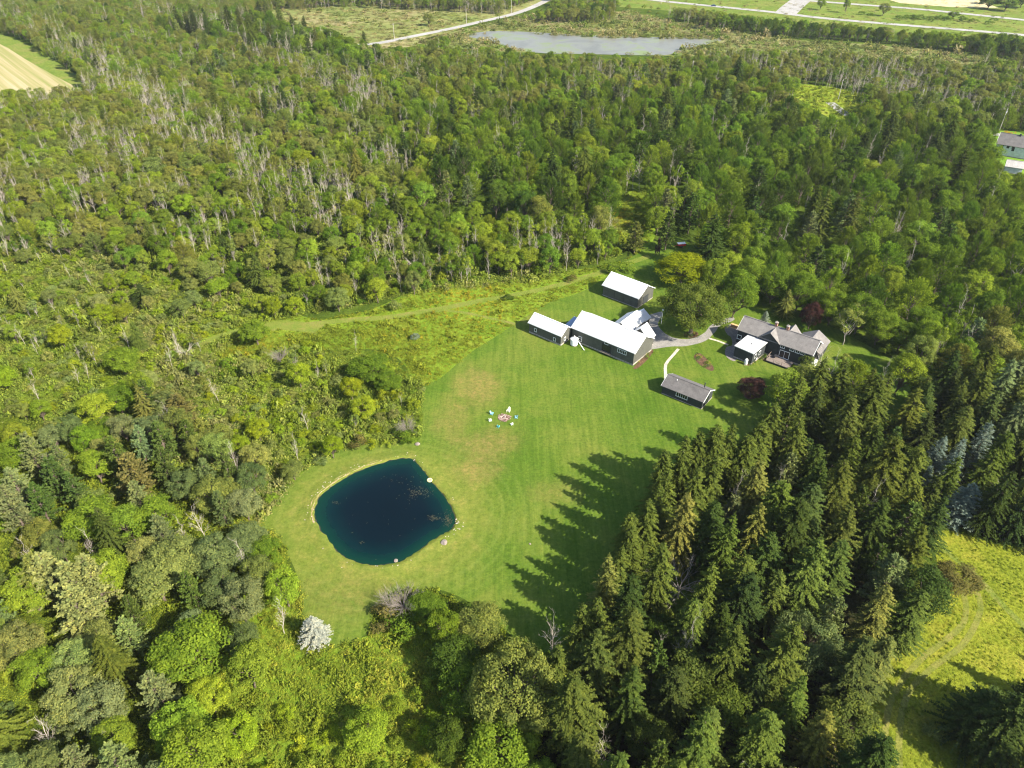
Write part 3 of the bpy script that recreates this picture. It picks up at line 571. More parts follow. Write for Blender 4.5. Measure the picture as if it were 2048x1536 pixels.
# white house and shed at the right edge
A = at(1994, 287, 4.6); W = House('house', 'pale sided house with grey roof beside the lane at the right edge', 'house', A, R_(-36), 16, 9.5, 4.6, 8.0, M_wside, M_sh2, .35, .3)
for q in ((2018, 289.5), (2028, 292), (2026, 299), (2004, 293)):
    x, z = W.wpt(*q); W.window(min(max(x, 1), 15), min(max(z, 1), 4), .8, 1.0, white=False)
MB().box((7, 4.5, 8.1), (.7, .7, 1.2)).build('chimney', M_darkmetal, W.r)
A = at(2012, 332, 2.6); S2 = House('shed', 'small grey roofed shed below the pale house at the right edge', 'shed', A, R_(-30), 6, 5, 2.6, 4.4, M_wside, shingle('pale_shingles', (.36, .34, .32)), .25, .15)

# ------------------------------------------------------------------ small things
def chair(loc, face, mat, label, s=1.0):
    t = thing('garden_chair', label, 'chair', loc, face, 'chairs around the fire pit'); t.scale = (s,)*3
    m = MB()
    for k in range(5): m.box((0, -.2+k*.11, .36-.035*k), (.56, .1, .025), 0, 0, R_(-14))
    m.build('seat', mat, t); m = MB()
    for k in range(5): m.box((-.24+k*.12, .46, .68+.05*(2-abs(k-2))), (.11, .025, .82+.1*(2-abs(k-2))), 0, 0, R_(-24))
    m.build('backrest', mat, t)
    for sg in (-1, 1):
        m = MB(); m.box((sg*.35, 0, .58), (.15, .8, .03)); m.build('armrest', mat, t)
        m = MB(); m.box((sg*.33, -.32, .28), (.05, .1, .56)); m.build('leg', mat, t)
        m = MB(); m.box((sg*.31, .2, .18), (.04, .85, .09), 0, 0, R_(-15)); m.build('leg', mat, t)
fp = at(1008, 836); M_blue = plain('blue_plastic', (.28, .58, .78), .5, .05); M_teal = plain('teal_plastic', (.10, .48, .52), .5, .05); M_cream = plain('cream_plastic', (.75, .78, .55), .5, .05)
for (px_, py_, mt, lb, s) in ((984, 829, M_blue, 'pale blue garden chair at the upper left of the fire pit', 1.0), (981, 842, M_trim, 'white garden chair at the left of the fire pit', .95), (996.5, 854.5, M_teal, 'teal garden chair below the fire pit', .95),
                         (1023.5, 849.5, M_trim, 'white garden chair at the lower right of the fire pit', .9), (1032, 836, M_blue, 'blue garden chair at the right of the fire pit', .95), (1017, 824, M_cream, 'cream yellow garden chair at the top of the fire pit', 1.25)):
    p = at(px_, py_, 0); d = fp-p; chair((p.x, p.y, .015), math.atan2(d.y, d.x)+R_(90), mt, lb, s*.74)
t = thing('fire_pit', 'round stone fire pit of rusty earth with ash and logs on the lawn', 'fire pit', (fp.x, fp.y, .015)); m = MB()
for k in range(70):
    th = rng.uniform(0, 6.283); r = rng.uniform(.85, 1.45)*(1+.12*math.sin(th*3+1)); q_ = rng.uniform(.1, .3); m.box((r*math.cos(th), r*math.sin(th), .07), (q_, q_*.8, .16), th, 0, rng.uniform(-.4, .4))
m.build('stone_ring', plain('pit_stone', (.24, .16, .13), .95, .45, 2), t)
m = MB(); m.prism([((1.3+.16*math.sin(k*1.3)+.1*math.sin(k*2.9))*math.cos(k*.314), (1.3+.16*math.sin(k*1.3)+.1*math.sin(k*2.9))*math.sin(k*.314)) for k in range(20)], 0, .04)
m.build('ash_bed', ground_mat('ash', [(.07, .045, .04), (.16, .09, .075), (.28, .21, .18)], 1.6, 6, .05), t)
for k in range(6):
    a = rng.uniform(0, 3.14); c = rng.normal(0, .35, 2); m = MB().tube((c[0]-.5*math.cos(a), c[1]-.5*math.sin(a), .12), (c[0]+.5*math.cos(a), c[1]+.5*math.sin(a), .17), .07, .06, 6); m.build('log', plain('ashen_log', (.45, .38, .33), .9), t)
def rock(px_, py_, r, label, nm='boulder', seed=0, name_cat='boulder', grp=None, col=None):
    p = at(px_, py_); import bmesh; bm = bmesh.new(); bmesh.ops.create_icosphere(bm, subdivisions=2, radius=r)
    for v in bm.verts: v.co *= 1+rng.normal(0, .09); v.co.z = v.co.z*.62+r*.3
    me = bpy.data.meshes.new(nm); bm.to_mesh(me); bm.free(); o = link(nm, me, None, [col or M_rock]); o.location = (p.x, p.y, 0); o.rotation_euler = (0, 0, rng.uniform(0, 6)); return tag(o, label, name_cat, grp)
M_rock = plain('grey_rock', (.23, .19, .16), .95, .3, 2)
rock(835, 889, .5, 'lone grey boulder on the mown grass above the pond'); rock(888, 1086, .62, 'biggest brown grey boulder below the right corner of the pond'); rock(792, 1122, .4, 'pale boulder half in the water at the foot of the pond')
rock(1060, 1088, .2, 'little grey stone lying on the open lawn far right of the pond', 'stone', name_cat='stone')
# pebbles round the pond rim
m = MB(); k = len(pw)
for i in range(260):
    u = rng.random(); j = int((u*k) % k); p = pw[j]; q = proj(p.x, p.y, 0)
    left = q[0] < 735 and q[1] < 1040 or (880 < q[0] and q[1] > 1040)
    if not left and rng.random() < .8: continue
    d = abs(rng.normal(.9, .5)); o_ = out(p, d, .25-.05*d); s = rng.uniform(.06, .19); m.box((o_[0]+rng.normal(0, .2), o_[1]+rng.normal(0, .2), o_[2]), (s*1.5, s, s*.7), rng.uniform(0, 3), 0, rng.uniform(-.4, .4))
tag(m.build('pebbles', plain('pale_stone', (.38, .33, .27), .95, .3, 1)), 'pale pebbles scattered along the pond rim', 'pebbles', kind='stuff')
# earth band on upper left bank
E = [(q.x, q.y) for q in pw]
bandm = ground_mat('bare_bank_earth', [(.17, .15, .04), (.28, .22, .10), (.38, .29, .17)], .6, 4, .05)
seg = [p for p in pw if (lambda q: q[0] < 770 and q[1] < 1050 and not (q[1] > 1000 and q[0] > 700))(proj(p.x, p.y, 0))]
seg.sort(key=lambda p: math.atan2(p.y-pcen.y, p.x-pcen.x) % 6.283); m = MB(); nn = len(seg)
m.add([out(p, .3+.25*math.sin(i*1.7)*.4, .225) for i, p in enumerate(seg)]+[out(p, .85+.35*math.sin(i*.9)*math.sin(i*.31), .262) for i, p in enumerate(seg)], [(i, i+1, nn+i+1, nn+i) for i in range(nn-1)])
tag(m.build('bare_earth', bandm), kind='structure')
# algae on the water
m = MB()
for (cx, cy, sx, sy, c) in ((838, 985, 22, 10, 110), (868, 1036, 9, 5, 50), (896, 1040, 8, 12, 110), (800, 960, 40, 10, 25), (760, 1030, 90, 70, 26), (672, 1005, 10, 3, 12), (724, 1085, 3, 5, 8)):
    for i in range(c):
        p = at(rng.normal(cx, sx*.6), rng.normal(cy, sy*.6)); rot = rng.uniform(0, 3)
        if inpoly([proj(p.x, p.y, 0)[0]], [proj(p.x, p.y, 0)[1]], POND)[0]: m.box((p.x, p.y, .04), (rng.uniform(.08, .34), rng.uniform(.03, .07), .012), rot)
tag(m.build('algae', plain('pond_algae', (.07, .06, .03), .9, .4, 1)), 'brown weed and leaf litter floating on the dark pond', 'algae', kind='stuff')
# swim ring
t = thing('swim_ring', 'pale yellow inflatable ring floating at the right edge of the pond', 'swim ring', (*at(859.5, 961)[:2], .12)); m = MB()
vs = [((.42+.15*math.cos(b))*math.cos(a), (.42+.15*math.cos(b))*math.sin(a), .15*math.sin(b)) for a in np.linspace(0, 6.283, 24, endpoint=False) for b in np.linspace(0, 6.283, 10, endpoint=False)]
m.add(vs, [(i*10+j, i*10+(j+1) % 10, ((i+1) % 24)*10+(j+1) % 10, ((i+1) % 24)*10+j) for i in range(24) for j in range(10)]); m.build('ring', plain('yellow_vinyl', (.85, .68, .32), .4, .05), t, True)
MB().tube((0, 0, -.06), (0, 0, -.03), .34, .34, 16).build('floor', plain('orange_vinyl', (.75, .30, .12), .5), t)
# red trailer
t = thing('trailer', 'small red trailer with pale top parked in the shade behind the barns', 'trailer', set_at(1362, 494), R_(10)); M_red = plain('red_paint', (.5, .03, .04), .4)
m = MB(); m.box((0, 0, .75), (2.6, 1.4, .1)); m.box((0, -.68, 1.05), (2.6, .06, .55)); m.box((0, .68, 1.05), (2.6, .06, .55)); m.box((-1.28, 0, 1.05), (.06, 1.3, .55)); m.box((1.28, 0, 1.05), (.06, 1.3, .55)); m.build('body', M_red, t)
MB().box((0, 0, 1.37), (2.7, 1.5, .06)).build('cover', M_trim, t)
for y in (-.78, .78): MB().tube((0, y-.08, .36), (0, y+.08, .36), .36, .36, 14).build('wheel', M_darkmetal, t)
MB().tube((-1.3, 0, .7), (-2.5, 0, .45), .05).build('drawbar', M_red, t)
# post by the drive
t = thing('birdhouse_post', 'slim white post with a small box beside the gravel drive', 'post', set_at(1322, 648)); MB().tube((0, 0, 0), (0, 0, 4.2), .05).build('post', M_trim, t); MB().box((0, 0, 4.35), (.3, .3, .35)).build('box', M_trim, t)
# car on the highway
def car(px_, py_, rz, mat, label):
    t = thing('car', label, 'car', (*at(px_, py_, .2)[:2], .2), rz); m = MB()
    pr = [(-2.2, .35), (-2.2, .8), (-1.9, .95), (-1.2, 1.0), (-.7, 1.42), (.7, 1.45), (1.4, 1.0), (2.1, .85), (2.25, .6), (2.2, .35)]
    m.add([(x, y, z) for y in (-.88, .88) for x, z in pr], [tuple(range(10)), tuple(range(10, 20))[::-1]]+[(i, i+10, (i+1) % 10+10, (i+1) % 10) for i in range(10)]); m.build('body', mat, t)
    MB().box((0, 0, 1.2), (1.7, 1.8, .3)).build('windows', M_glass, t)
    for x in (-1.35, 1.4):
        for y in (-.85, .85): MB().tube((x, y-.1, .33), (x, y+.1, .33), .33, .33, 12).build('wheel', M_darkmetal, t)
car(1427, 12.5, R_(-8), plain('dark_blue_paint', (.03, .05, .09), .3), 'dark car driving on the far highway')
car(700, 87, R_(5), plain('white_paint', (.8, .8, .8), .3), 'white car at the lower end of the far country road')
# utility poles and wires
poles = [(1998, 262, 10.5), (1835, 221, 10.5), (1676, 200, 10.5), (1541, 172, 10), (1382, 158, 10), (789, 80, 11), (933, 49, 11), (1023, 27, 11), (1322, 8, 11)]
wh = ['tall wooden utility pole nearest the pale house at the right edge', 'wooden utility pole second from the right along the lane', 'wooden utility pole beside the small weedy clearing', 'wooden utility pole at the left end of the weedy clearing', 'wooden utility pole among the woods below the far pond',
      'wooden utility pole at the near end of the far country road', 'wooden utility pole midway along the far country road', 'wooden utility pole at the far end of the country road', 'wooden pole beside the far highway']
M_pole = plain('pole_wood', (.40, .36, .32), .9); tops = []
for (px_, py_, h), lb in zip(poles, wh):
    p = at(px_, py_); t = thing('utility_pole', lb, 'utility pole', (p.x, p.y, 0), R_(50), 'utility poles'); MB().tube((0, 0, -.2), (0, 0, h), .18, .11, 8).build('pole', M_pole, t)
    MB().box((0, 0, h-.7), (2.2, .12, .12)).build('crossarm', M_pole, t); tops.append(Vector((p.x, p.y, h-.6)))
    if px_ == 1998: MB().tube((.35, 0, h-2.4), (.35, 0, h-1.5), .25, .25, 10).build('transformer', plain('pale_grey', (.6, .6, .6), .5), t)
for i, (a, b) in enumerate(((0, 1), (1, 2), (2, 3), (3, 4), (5, 6), (6, 7))):
    m = MB()
    for off in (-.9, .9):
        pts = [tops[a].lerp(tops[b], t/12)+Vector((off*.6, off*.6, -4*1.1*(t/12)*(1-t/12))) for t in range(13)]
        for p, q in zip(pts, pts[1:]): m.tube(p, q, .02, .02, 3, caps=False)
    tag(m.build('power_line', M_darkmetal), ['thin wires between the two rightmost utility poles', 'thin wires from the second pole to the clearing pole', 'thin wires crossing above the weedy clearing', 'thin wires leading from the clearing to the woods', 'thin wires over the near part of the country road', 'thin wires over the far part of the country road'][i], 'power line', 'overhead wires')

# ------------------------------------------------------------------ vegetation prototypes
rng = np.random.default_rng(21)
class Proto:
    def __init__(s, q, v, tr, H, R, leafm, barkm, nm):
        s.H, s.R = H, R; s.crown = fmesh('crown', q, v, [leafm]) if q is not None else None
        m = bpy.data.meshes.new('trunk'); m.from_pydata(tr.v, [], tr.f) if tr else None
        if tr: m.materials.append(barkm); m.update()
        s.trunk = m if tr else None
        s.whole = fmesh(nm, q, v, [leafm, barkm], tr) if q is not None else m
PR = {}
def addp(spec, items): PR[spec] = items
L = []
for k in range(4):
    H_, R_0 = 12, 4.2; q, v, tr = leafy(H_, R_0, .18, 52, 170, .33, lr=.31, squash=.9, up=.5); L.append(Proto(q, v, tr, H_, R_0, M_leaf, M_bark, 'leaf'))
addp('leaf', L); L = []
for k in range(4):
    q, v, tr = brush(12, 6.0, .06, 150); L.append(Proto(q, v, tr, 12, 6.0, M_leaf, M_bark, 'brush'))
addp('brush', L); L = []
for k in range(3):
    q, v, tr = leafy(13, 2.1, .3, 26, 60, .36, lr=.4, open_=.5, trunk_r=.09); L.append(Proto(q, v, tr, 13, 2.1, M_leaf, M_birch, 'aspen'))
addp('aspen', L); L = []
for k in range(8):
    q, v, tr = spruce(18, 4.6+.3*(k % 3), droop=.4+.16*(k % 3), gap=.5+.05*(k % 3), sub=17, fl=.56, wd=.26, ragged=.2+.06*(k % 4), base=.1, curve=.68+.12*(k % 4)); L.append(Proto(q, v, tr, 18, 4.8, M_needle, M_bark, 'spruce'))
addp('spruce', L); L = []
for k in range(2):
    q, v, tr = spruce(8, 2.6, droop=.12, gap=.3, sub=8, fl=.42, wd=.2, base=.03, ragged=.07, curve=.85); L.append(Proto(q, v, tr, 8, 2.6, M_needle, M_bark, 'blue'))
addp('blue', L); L = []
for k in range(3):
    q, v, tr = pine(14, 4.0); L.append(Proto(q, v, tr, 14, 4.0, M_needle, M_bark, 'pine'))
addp('pine', L); L = []; BR = []
M_twig = plain('grey_twigs', (.23, .195, .165), .95, .2)
def deadp(mt=None, **k):
    t, b = bare(**k); p = Proto(None, None, t, k['H'], max(1.5, k['H']*.3*(1 if k.get('spread', .25) < .6 else 1.3)), None, M_dead, 'bare')
    bm_ = bpy.data.meshes.new('boughs'); bm_.from_pydata(b.v, [], b.f); bm_.materials.append(mt or M_dead); bm_.update(); p.crown = bm_
    a = MB(); a.add(t.v, t.f); a.add(b.v, b.f); w_ = bpy.data.meshes.new('bare'); w_.from_pydata(a.v, [], a.f); w_.materials.append(mt or M_dead); w_.update(); p.whole = w_; return p
addp('dead', [deadp(H=12, spread=.34, kids=9, r0=.09) for k in range(3)]+[deadp(H=11, spread=.55, kids=10, r0=.085, fork=.35) for k in range(2)])
addp('spread', [deadp(H=7, spread=1.0, kids=17, r0=.13, lvl=3, fork=.12) for k in range(2)])
addp('twiggy', [deadp(mt=M_twig, H=5.5, spread=.95, kids=46, r0=.075, lvl=3, fork=.05) for k in range(2)])
L = []
for k in range(4):
    H_, R_0 = 2.8, 1.8; q, v, tr = leafy(H_, R_0, .0, 16, 60, .28, lr=.42, squash=1, trunk_r=.05); p = Proto(q, v, None, H_, R_0, M_leaf, M_bark, 'shrub'); L.append(p)
addp('shrub', L); L = []
for k in range(3):
    H_, R_0 = 13, 8; q, v, tr = leafy(H_, R_0, .24, 120, 170, .38, lr=.19, squash=.85, trunk_r=.5, open_=.2, up=.4); L.append(Proto(q, v, tr, H_, R_0, M_leaf, M_bark, 'big'))
addp('big', L); L = []
for k in range(2):
    q, v, tr = leafy(13, 5.2, .1, 85, 170, .32, lr=.27, squash=1, up=.45); L.append(Proto(q, v, tr, 13, 5.2, M_leaf, M_bark, 'dense'))
addp('dense', L); L = []
for k in range(5):
    q, v = clump(.85, .55, 60, .22); L.append(Proto(q, v, None, .6, .8, M_weed, M_bark, 'weeds'))
for k in range(2):
    q, v = clump(.5, .9, 50, .3, True); L.append(Proto(q, v, None, .9, .5, M_weed, M_bark, 'weeds'))
addp('weed', L)

T = dict(maple=(.104, .164, .017), mid=(.138, .20, .02), bright=(.18, .24, .024), lime=(.19, .245, .016), olive=(.155, .18, .04), pale=(.17, .20, .055), dark=(.062, .10, .015), spruce=(.078, .102, .019), dspruce=(.046, .068, .016),
         pine=(.070, .105, .022), ppine=(.20, .215, .07), grey=(.17, .21, .15), silver=(.30, .315, .27), purple=(.055, .026, .024), rust=(.16, .08, .04), gold=(.22, .235, .008), cedar=(.135, .15, .035), brown=(.125, .115, .035), bluegr=(.125, .16, .055))
NAMES = dict(dense='leafy_tree', leaf='leafy_tree', brush='leafy_tree', big='leafy_tree', aspen='aspen_tree', spruce='spruce_tree', blue='spruce_tree', pine='pine_tree', dead='bare_tree', spread='bare_tree', twiggy='bare_tree', shrub='shrub')
CATS = dict(leafy_tree='tree', aspen_tree='tree', spruce_tree='spruce', pine_tree='pine', bare_tree='bare tree', shrub='shrub')
plants = []          # dicts: spec, x, y, H, R, tint, label
def put(spec, px_, py_, H, R, tint, label=None, base=False, k=None):
    p = at(px_, py_, 0 if base else H); plants.append(dict(spec=spec, x=p.x, y=p.y, H=H, R=R, tint=T.get(tint, tint), tn=tint, label=label, k=k))

put('big', 1381, 668, 13.5, 9.6, (.095, .125, .022), 'great spreading tree with thick pale trunk beside the gravel drive', True, 0)
put('leaf', 1360, 566, 8.5, 8.4, (.17, .20, .008), 'broad golden yellow green tree between the rear barn and the great tree', True)
plants[-1]['y'] -= 0
put('dense', 1464, 636, 14.5, 5.6, 'maple', 'tall rounded dark green tree right behind the great tree', True)
put('spruce', 1566, 636, 9.0, 2.9, 'cedar', 'pale olive column shaped conifer behind the farmhouse', True)
put('dense', 1616, 658, 8.0, 3.1, 'purple', 'dark purple leaved tree behind the right end of the farmhouse', True)
put('dense', 1500, 793, 5.0, 3.5, (.085, .042, .036), 'round purple brown tree on the lawn between farmhouse and cabin', True)
put('shrub', 1313, 517, 6.2, 1.15, (.028, .018, .024), 'narrow blackish purple column shrub behind the rear barn', True)
put('blue', 1527, 652, 4.6, 1.7, 'grey', 'small blue grey spruce at the back of the farmhouse', True)
put('blue', 634, 1283, 6.2, 2.7, 'silver', 'silvery white spruce on the turf left of the pond foot', True, 0)
put('twiggy', 808, 1222, 7.2, 5.5, 'grey', 'big dense leafless bushy tree at the lower edge of the pond', True); put('twiggy', 780, 1215, 5.2, 4, 'grey', 'lower leafless bush at the left foot of the leafless pond tree', True); put('shrub', 765, 1245, 2.6, 2.6, 'brown', None, True); put('shrub', 815, 1260, 3, 3, 'maple', None, True)
put('leaf', 855, 1232, 3.8, 3.3, 'maple', 'fresh green low tree right beside the leafless tree below the pond', True)
put('twiggy', 816, 866, 5.4, 3.2, 'grey', 'grey leafless bushy tree at the corner where lawn meets thicket', True)
put('twiggy', 562, 724, 5.6, 4.0, 'grey', 'white branched leafless tree in the thicket left of the lawn', True)
put('leaf', 745, 760, 6.5, 5.2, 'maple', 'dense dark green clump tree in the thicket left of the upper lawn', True)
put('leaf', 778, 780, 4.5, 3.5, 'maple', None, True)
put('leaf', 516, 690, 7, 4.2, 'mid', None, True); put('dead', 363, 722, 8, 2, 'grey', None, True); put('spread', 372, 716, 6, 2.6, 'grey', None, True); put('dead', 345, 735, 7, 1.6, 'grey', None, True)
put('shrub', 789, 619, 2.6, 2.2, 'pale', 'round grey green shrub just above the mown track', True); put('shrub', 830, 680, 1.9, 1.4, 'grey', 'small pale grey shrub below the mown track', True); put('shrub', 1016, 600, 1.8, 1.6, 'dark', 'small dark shrub above the mown track near the barns', True)
put('dead', 712, 702, 5.5, 1.7, 'grey', None, True); put('leaf', 215, 652, 6.5, 3.3, 'lime', 'pale lime green tree on a bare whitish trunk in the left thicket', True)
put('spruce', 293, 608, 6.5, 3.3, 'dspruce', 'dark broad spruce standing alone in the left thicket', True); put('spruce', 455, 520, 9, 2.8, 'dspruce', None, True)
put('shrub', 716, 893, 2.6, 2.0, 'brown', 'brownish shrub at the grass edge above the pond', True); put('shrub', 818, 880, 2.2, 2.4, 'maple', None, True); put('shrub', 800, 870, 1.6, 1.8, 'dark', None, True)
put('leaf', 1216, 505, 8.5, 3.2, 'maple', 'small oval green tree at the wood edge behind the barns', True); put('pine', 1268, 505, 10.5, 3.8, 'cedar', 'grey olive pine at the wood edge behind the rear barn', True); put('pine', 1330, 500, 13.5, 4.0, 'pine', 'tall open pine with level boughs beside the red trailer', True)
put('dead', 993//1+46, 525, 7.5, 2.0, 'grey', None, True); put('dead', 1069, 532, 7.5, 1.8, 'grey', None, True); put('dead', 1183, 490, 10, 3, 'grey', None, True); put('dead', 866, 418, 9, 2.5, 'grey', None, True); put('spread', 825, 535, 5, 2.4, 'grey', None, True)
put('shrub', 1228, 545, 3.2, 3.4, 'mid', 'wide low green shrub bank left of the narrow purple column', True); put('shrub', 1255, 540, 2.4, 2.6, 'mid', None, True); put('shrub', 1143, 563, 1.8, 1.9, 'brown', 'olive brown shrub in the goldenrod left of the rear barn', True)
for x_, y_, h_, r_, tn in ((1655, 650, 11, 4.4, 'mid'), (1590, 622, 12, 5.4, 'maple'), (1540, 606, 12, 5.4, 'maple'), (1708, 668, 12, 5.2, 'maple'), (1495, 592, 12, 5.4, 'mid'), (1750, 690, 11, 4.8, 'mid')): put('dense', x_, y_, h_, r_, tn, None, True)
put('leaf', 1795, 700, 8.5, 4.4, 'maple', 'rounded dark green tree at the right end of the farmhouse lawn', True); put('aspen', 1685, 690, 12, 3.2, 'olive', None, True)
put('leaf', 1650, 775, 6, 3.6, 'maple', None, True)
# edge spruces whose shadows reach over the lawn, by their tips
for i, (x_, y_, h_, r_, tn) in enumerate([(1440, 845, 20, 3.4, 'spruce'), (1372, 872, 19, 3.3, 'spruce'), (1302, 1000, 17, 2.7, 'spruce'), (1222, 1108, 16, 2.7, 'cedar'), (1268, 1052, 14, 2.2, 'spruce'), (1555, 800, 18, 3.4, 'spruce'), (1500, 868, 17, 3.4, 'spruce'), (1600, 745, 17, 3.6, 'spruce'),
                     (1650, 715, 15, 3.6, 'spruce'), (1700, 720, 15, 3.4, 'spruce'), (1780, 745, 16, 3.4, 'spruce'), (1340, 940, 17, 3, 'spruce'), (1400, 935, 17, 3.2, 'spruce'), (1400, 862, 18, 3, 'spruce'), (1470, 850, 19, 3.2, 'spruce'), (1335, 905, 18, 3, 'spruce'), (1322, 965, 17, 3, 'spruce'), (1268, 1022, 15, 2.6, 'spruce'), (1520, 838, 18, 3.2, 'spruce'), (1243, 1088, 15, 2.6, 'spruce'), (1430, 900, 18, 3.2, 'spruce'), (1170, 1215, 14, 2.8, 'spruce'), (1120, 1290, 13, 2.6, 'spruce'), (1330, 1090, 17, 3.2, 'spruce'), (1200, 1200, 14, 2.8, 'spruce')]):
    put('spruce', x_, y_, h_, r_*1.28, tn, 'tallest spruce tip standing out over the shaded lawn below the cabin' if i == 0 else 'slender spruce with pale trunk at the lawn corner of the plantation' if i == 3 else None)
for x_, y_, h_, r_, tn, sp_ in ((590, 75, 15, 4.5, 'dspruce', 'spruce'), (612, 80, 16, 4.5, 'dspruce', 'spruce'), (665, 98, 13, 7, 'dark', 'leaf'), (730, 100, 12, 4.5, 'dspruce', 'spruce'), (560, 110, 14, 6, 'dark', 'leaf'), (858, 52, 9, 5, 'olive', 'leaf'), (1640, 20, 9, 4, 'mid', 'leaf'), (1690, 26, 12, 3, 'mid', 'leaf'), (1765, 32, 10, 5, 'olive', 'leaf'), (1905, 38, 6, 5, 'maple', 'leaf'), (1680, 0, 8, 6, 'mid', 'leaf'),
    (1975, 18, 10, 9, 'dark', 'leaf'), (2010, 22, 11, 9, 'maple', 'leaf'), (2040, 16, 12, 9, 'dark', 'leaf'), (1965, 8, 7, 6, 'mid', 'leaf'), (520, 20, 9, 6, 'maple', 'leaf')): put(sp_, x_, y_, h_, r_, tn, None, True)
for x_, y_ in ((1950, 318), (1962, 345), (1940, 300)): put('leaf', x_, y_, 12, 5.5, 'maple', None, True)
for x_ in (1722, 1738, 1800, 1822, 1838, 1850, 1862, 1878, 1895, 1920, 1945, 1975, 1990, 1812, 1830, 1815, 1830, 1860, 1880, 1925): put('shrub', x_+rng.uniform(-3, 3), (27+(x_-1700)*.055 if x_ > 1712 else 6)+rng.uniform(-3, 3)+4, rng.uniform(2, 3.5), rng.uniform(2.5, 4.5), 'maple', None, True)
for x_, y_, h_, r_ in ((1888, 872, 12, 2.1), (1932, 880, 12, 2.0), (1985, 845, 13, 2.3), (1950, 970, 10, 3.0), (1860, 930, 8, 1.8), (1915, 905, 11, 2.3)): put('blue', x_, y_, h_, r_*1.25, (.15, .195, .155))
put('leaf', 1905, 1178, 5, 3.8, 'brown', 'round olive brown tree in the yellow meadow on the right', True); put('shrub', 1857, 1470, 2.0, 1.5, 'pale', 'small pale shrub in shade in the lower right meadow', True)
put('spruce', 1995, 1375, 12, 5.0, 'dspruce', 'very broad dark spruce in the bottom right corner'); put('spruce', 2060, 1400, 15, 5, 'dspruce')
put('big', 1035, 1330, 13, 7.2, 'olive', 'large pale leafed tree at the lower end of the lawn left of the spruces', k=1); put('leaf', 955, 1225, 8, 4.2, 'olive', None); put('leaf', 905, 1290, 7.5, 4, 'dark', None); put('leaf', 930, 1350, 7.5, 4, 'maple', None); put('leaf', 1010, 1470, 9, 5, 'mid', None)
put('spread', 1375, 1110, 11, 3.6, 'grey', 'leafless brown crown among the plantation spruces')
put('big', 1630, 1245, 12, 5.4, 'bluegr', 'blue green leafy tree in the midst of the spruce plantation', k=2)
put('leaf', 1330, 1240, 7, 3, 'dark'); put('pine', 1830, 1010, 14, 5, 'pine', 'large soft pine at the meadow side of the plantation'); put('pine', 1800, 1110, 13, 4.4, 'bluegr'); put('spruce', 1848, 1000, 14, 2.8, 'dspruce')
put('spread', 2040, 950, 9, 3.2, 'rust', 'rust brown dying tree between the blue spruces and the right edge')
for x_, y_, h_, r_, tn in ((70, 1105, 13, 4.4, 'ppine'), (120, 1130, 13, 4.6, 'ppine'), (50, 1110, 12, 4, 'cedar'), (160, 1110, 13, 4.2, 'ppine'), (250, 905, 12, 4.2, 'brown'), (350, 790, 9, 4.6, 'brown'), (130, 1180, 12, 4.6, 'ppine')): put('pine', x_, y_, h_, r_, tn)
for x_, y_, h_, r_, tn in ((235, 700, 7, 4.2, 'mid'), (225, 775, 7.5, 4.4, 'maple'), (195, 840, 6, 3.2, 'maple'), (300, 1130, 9, 5, 'pale'), (420, 1080, 9, 4.4, 'bluegr'), (340, 1090, 9, 5, 'pale'), (200, 1110, 9, 3.8, 'bright'), (480, 1060, 7, 4, 'bluegr'), (520, 1085, 6, 3.2, 'maple'), (360, 1270, 10, 6, 'mid'), (300, 1000, 9, 4, 'mid'),
                           (420, 960, 8, 4.4, 'olive'), (170, 1010, 10, 5, 'mid'), (20, 880, 8, 4, 'mid'), (430, 860, 6, 3.6, 'olive'), (35, 1150, 9, 4, 'bright'), (60, 1310, 8, 3.6, 'mid')): put('leaf', x_, y_, h_, r_, tn)

# ------------------------------------------------------------------ woods: trees strewn by region of the place
VIS = [(845, 760), (838, 890), (700, 900), (600, 960), (545, 1015), (520, 1050), (575, 1110), (598, 1200), (600, 1290), (680, 1305), (740, 1270), (760, 1190), (880, 1180), (930, 1205), (1000, 1250), (1130, 1230), (1230, 1140), (1310, 1030), (1370, 930), (1480, 870), (1545, 812), (1560, 745), (1610, 712), (1660, 690), (1760, 740), (1835, 790), (1800, 735), (1700, 665), (1640, 640), (1580, 625), (1500, 605), (1440, 640), (1400, 505), (1365, 470), (1300, 475), (1262, 515), (1210, 550), (1100, 600), (1040, 635), (940, 700)]
STRIP = [(845, 770), (800, 720), (760, 690), (690, 690), (600, 680), (480, 700), (400, 712), (430, 660), (560, 640), (640, 630), (740, 615), (830, 590), (900, 570), (1000, 560), (1080, 552), (1140, 542), (1240, 520), (1300, 470), (1300, 560), (1100, 640), (900, 760)]
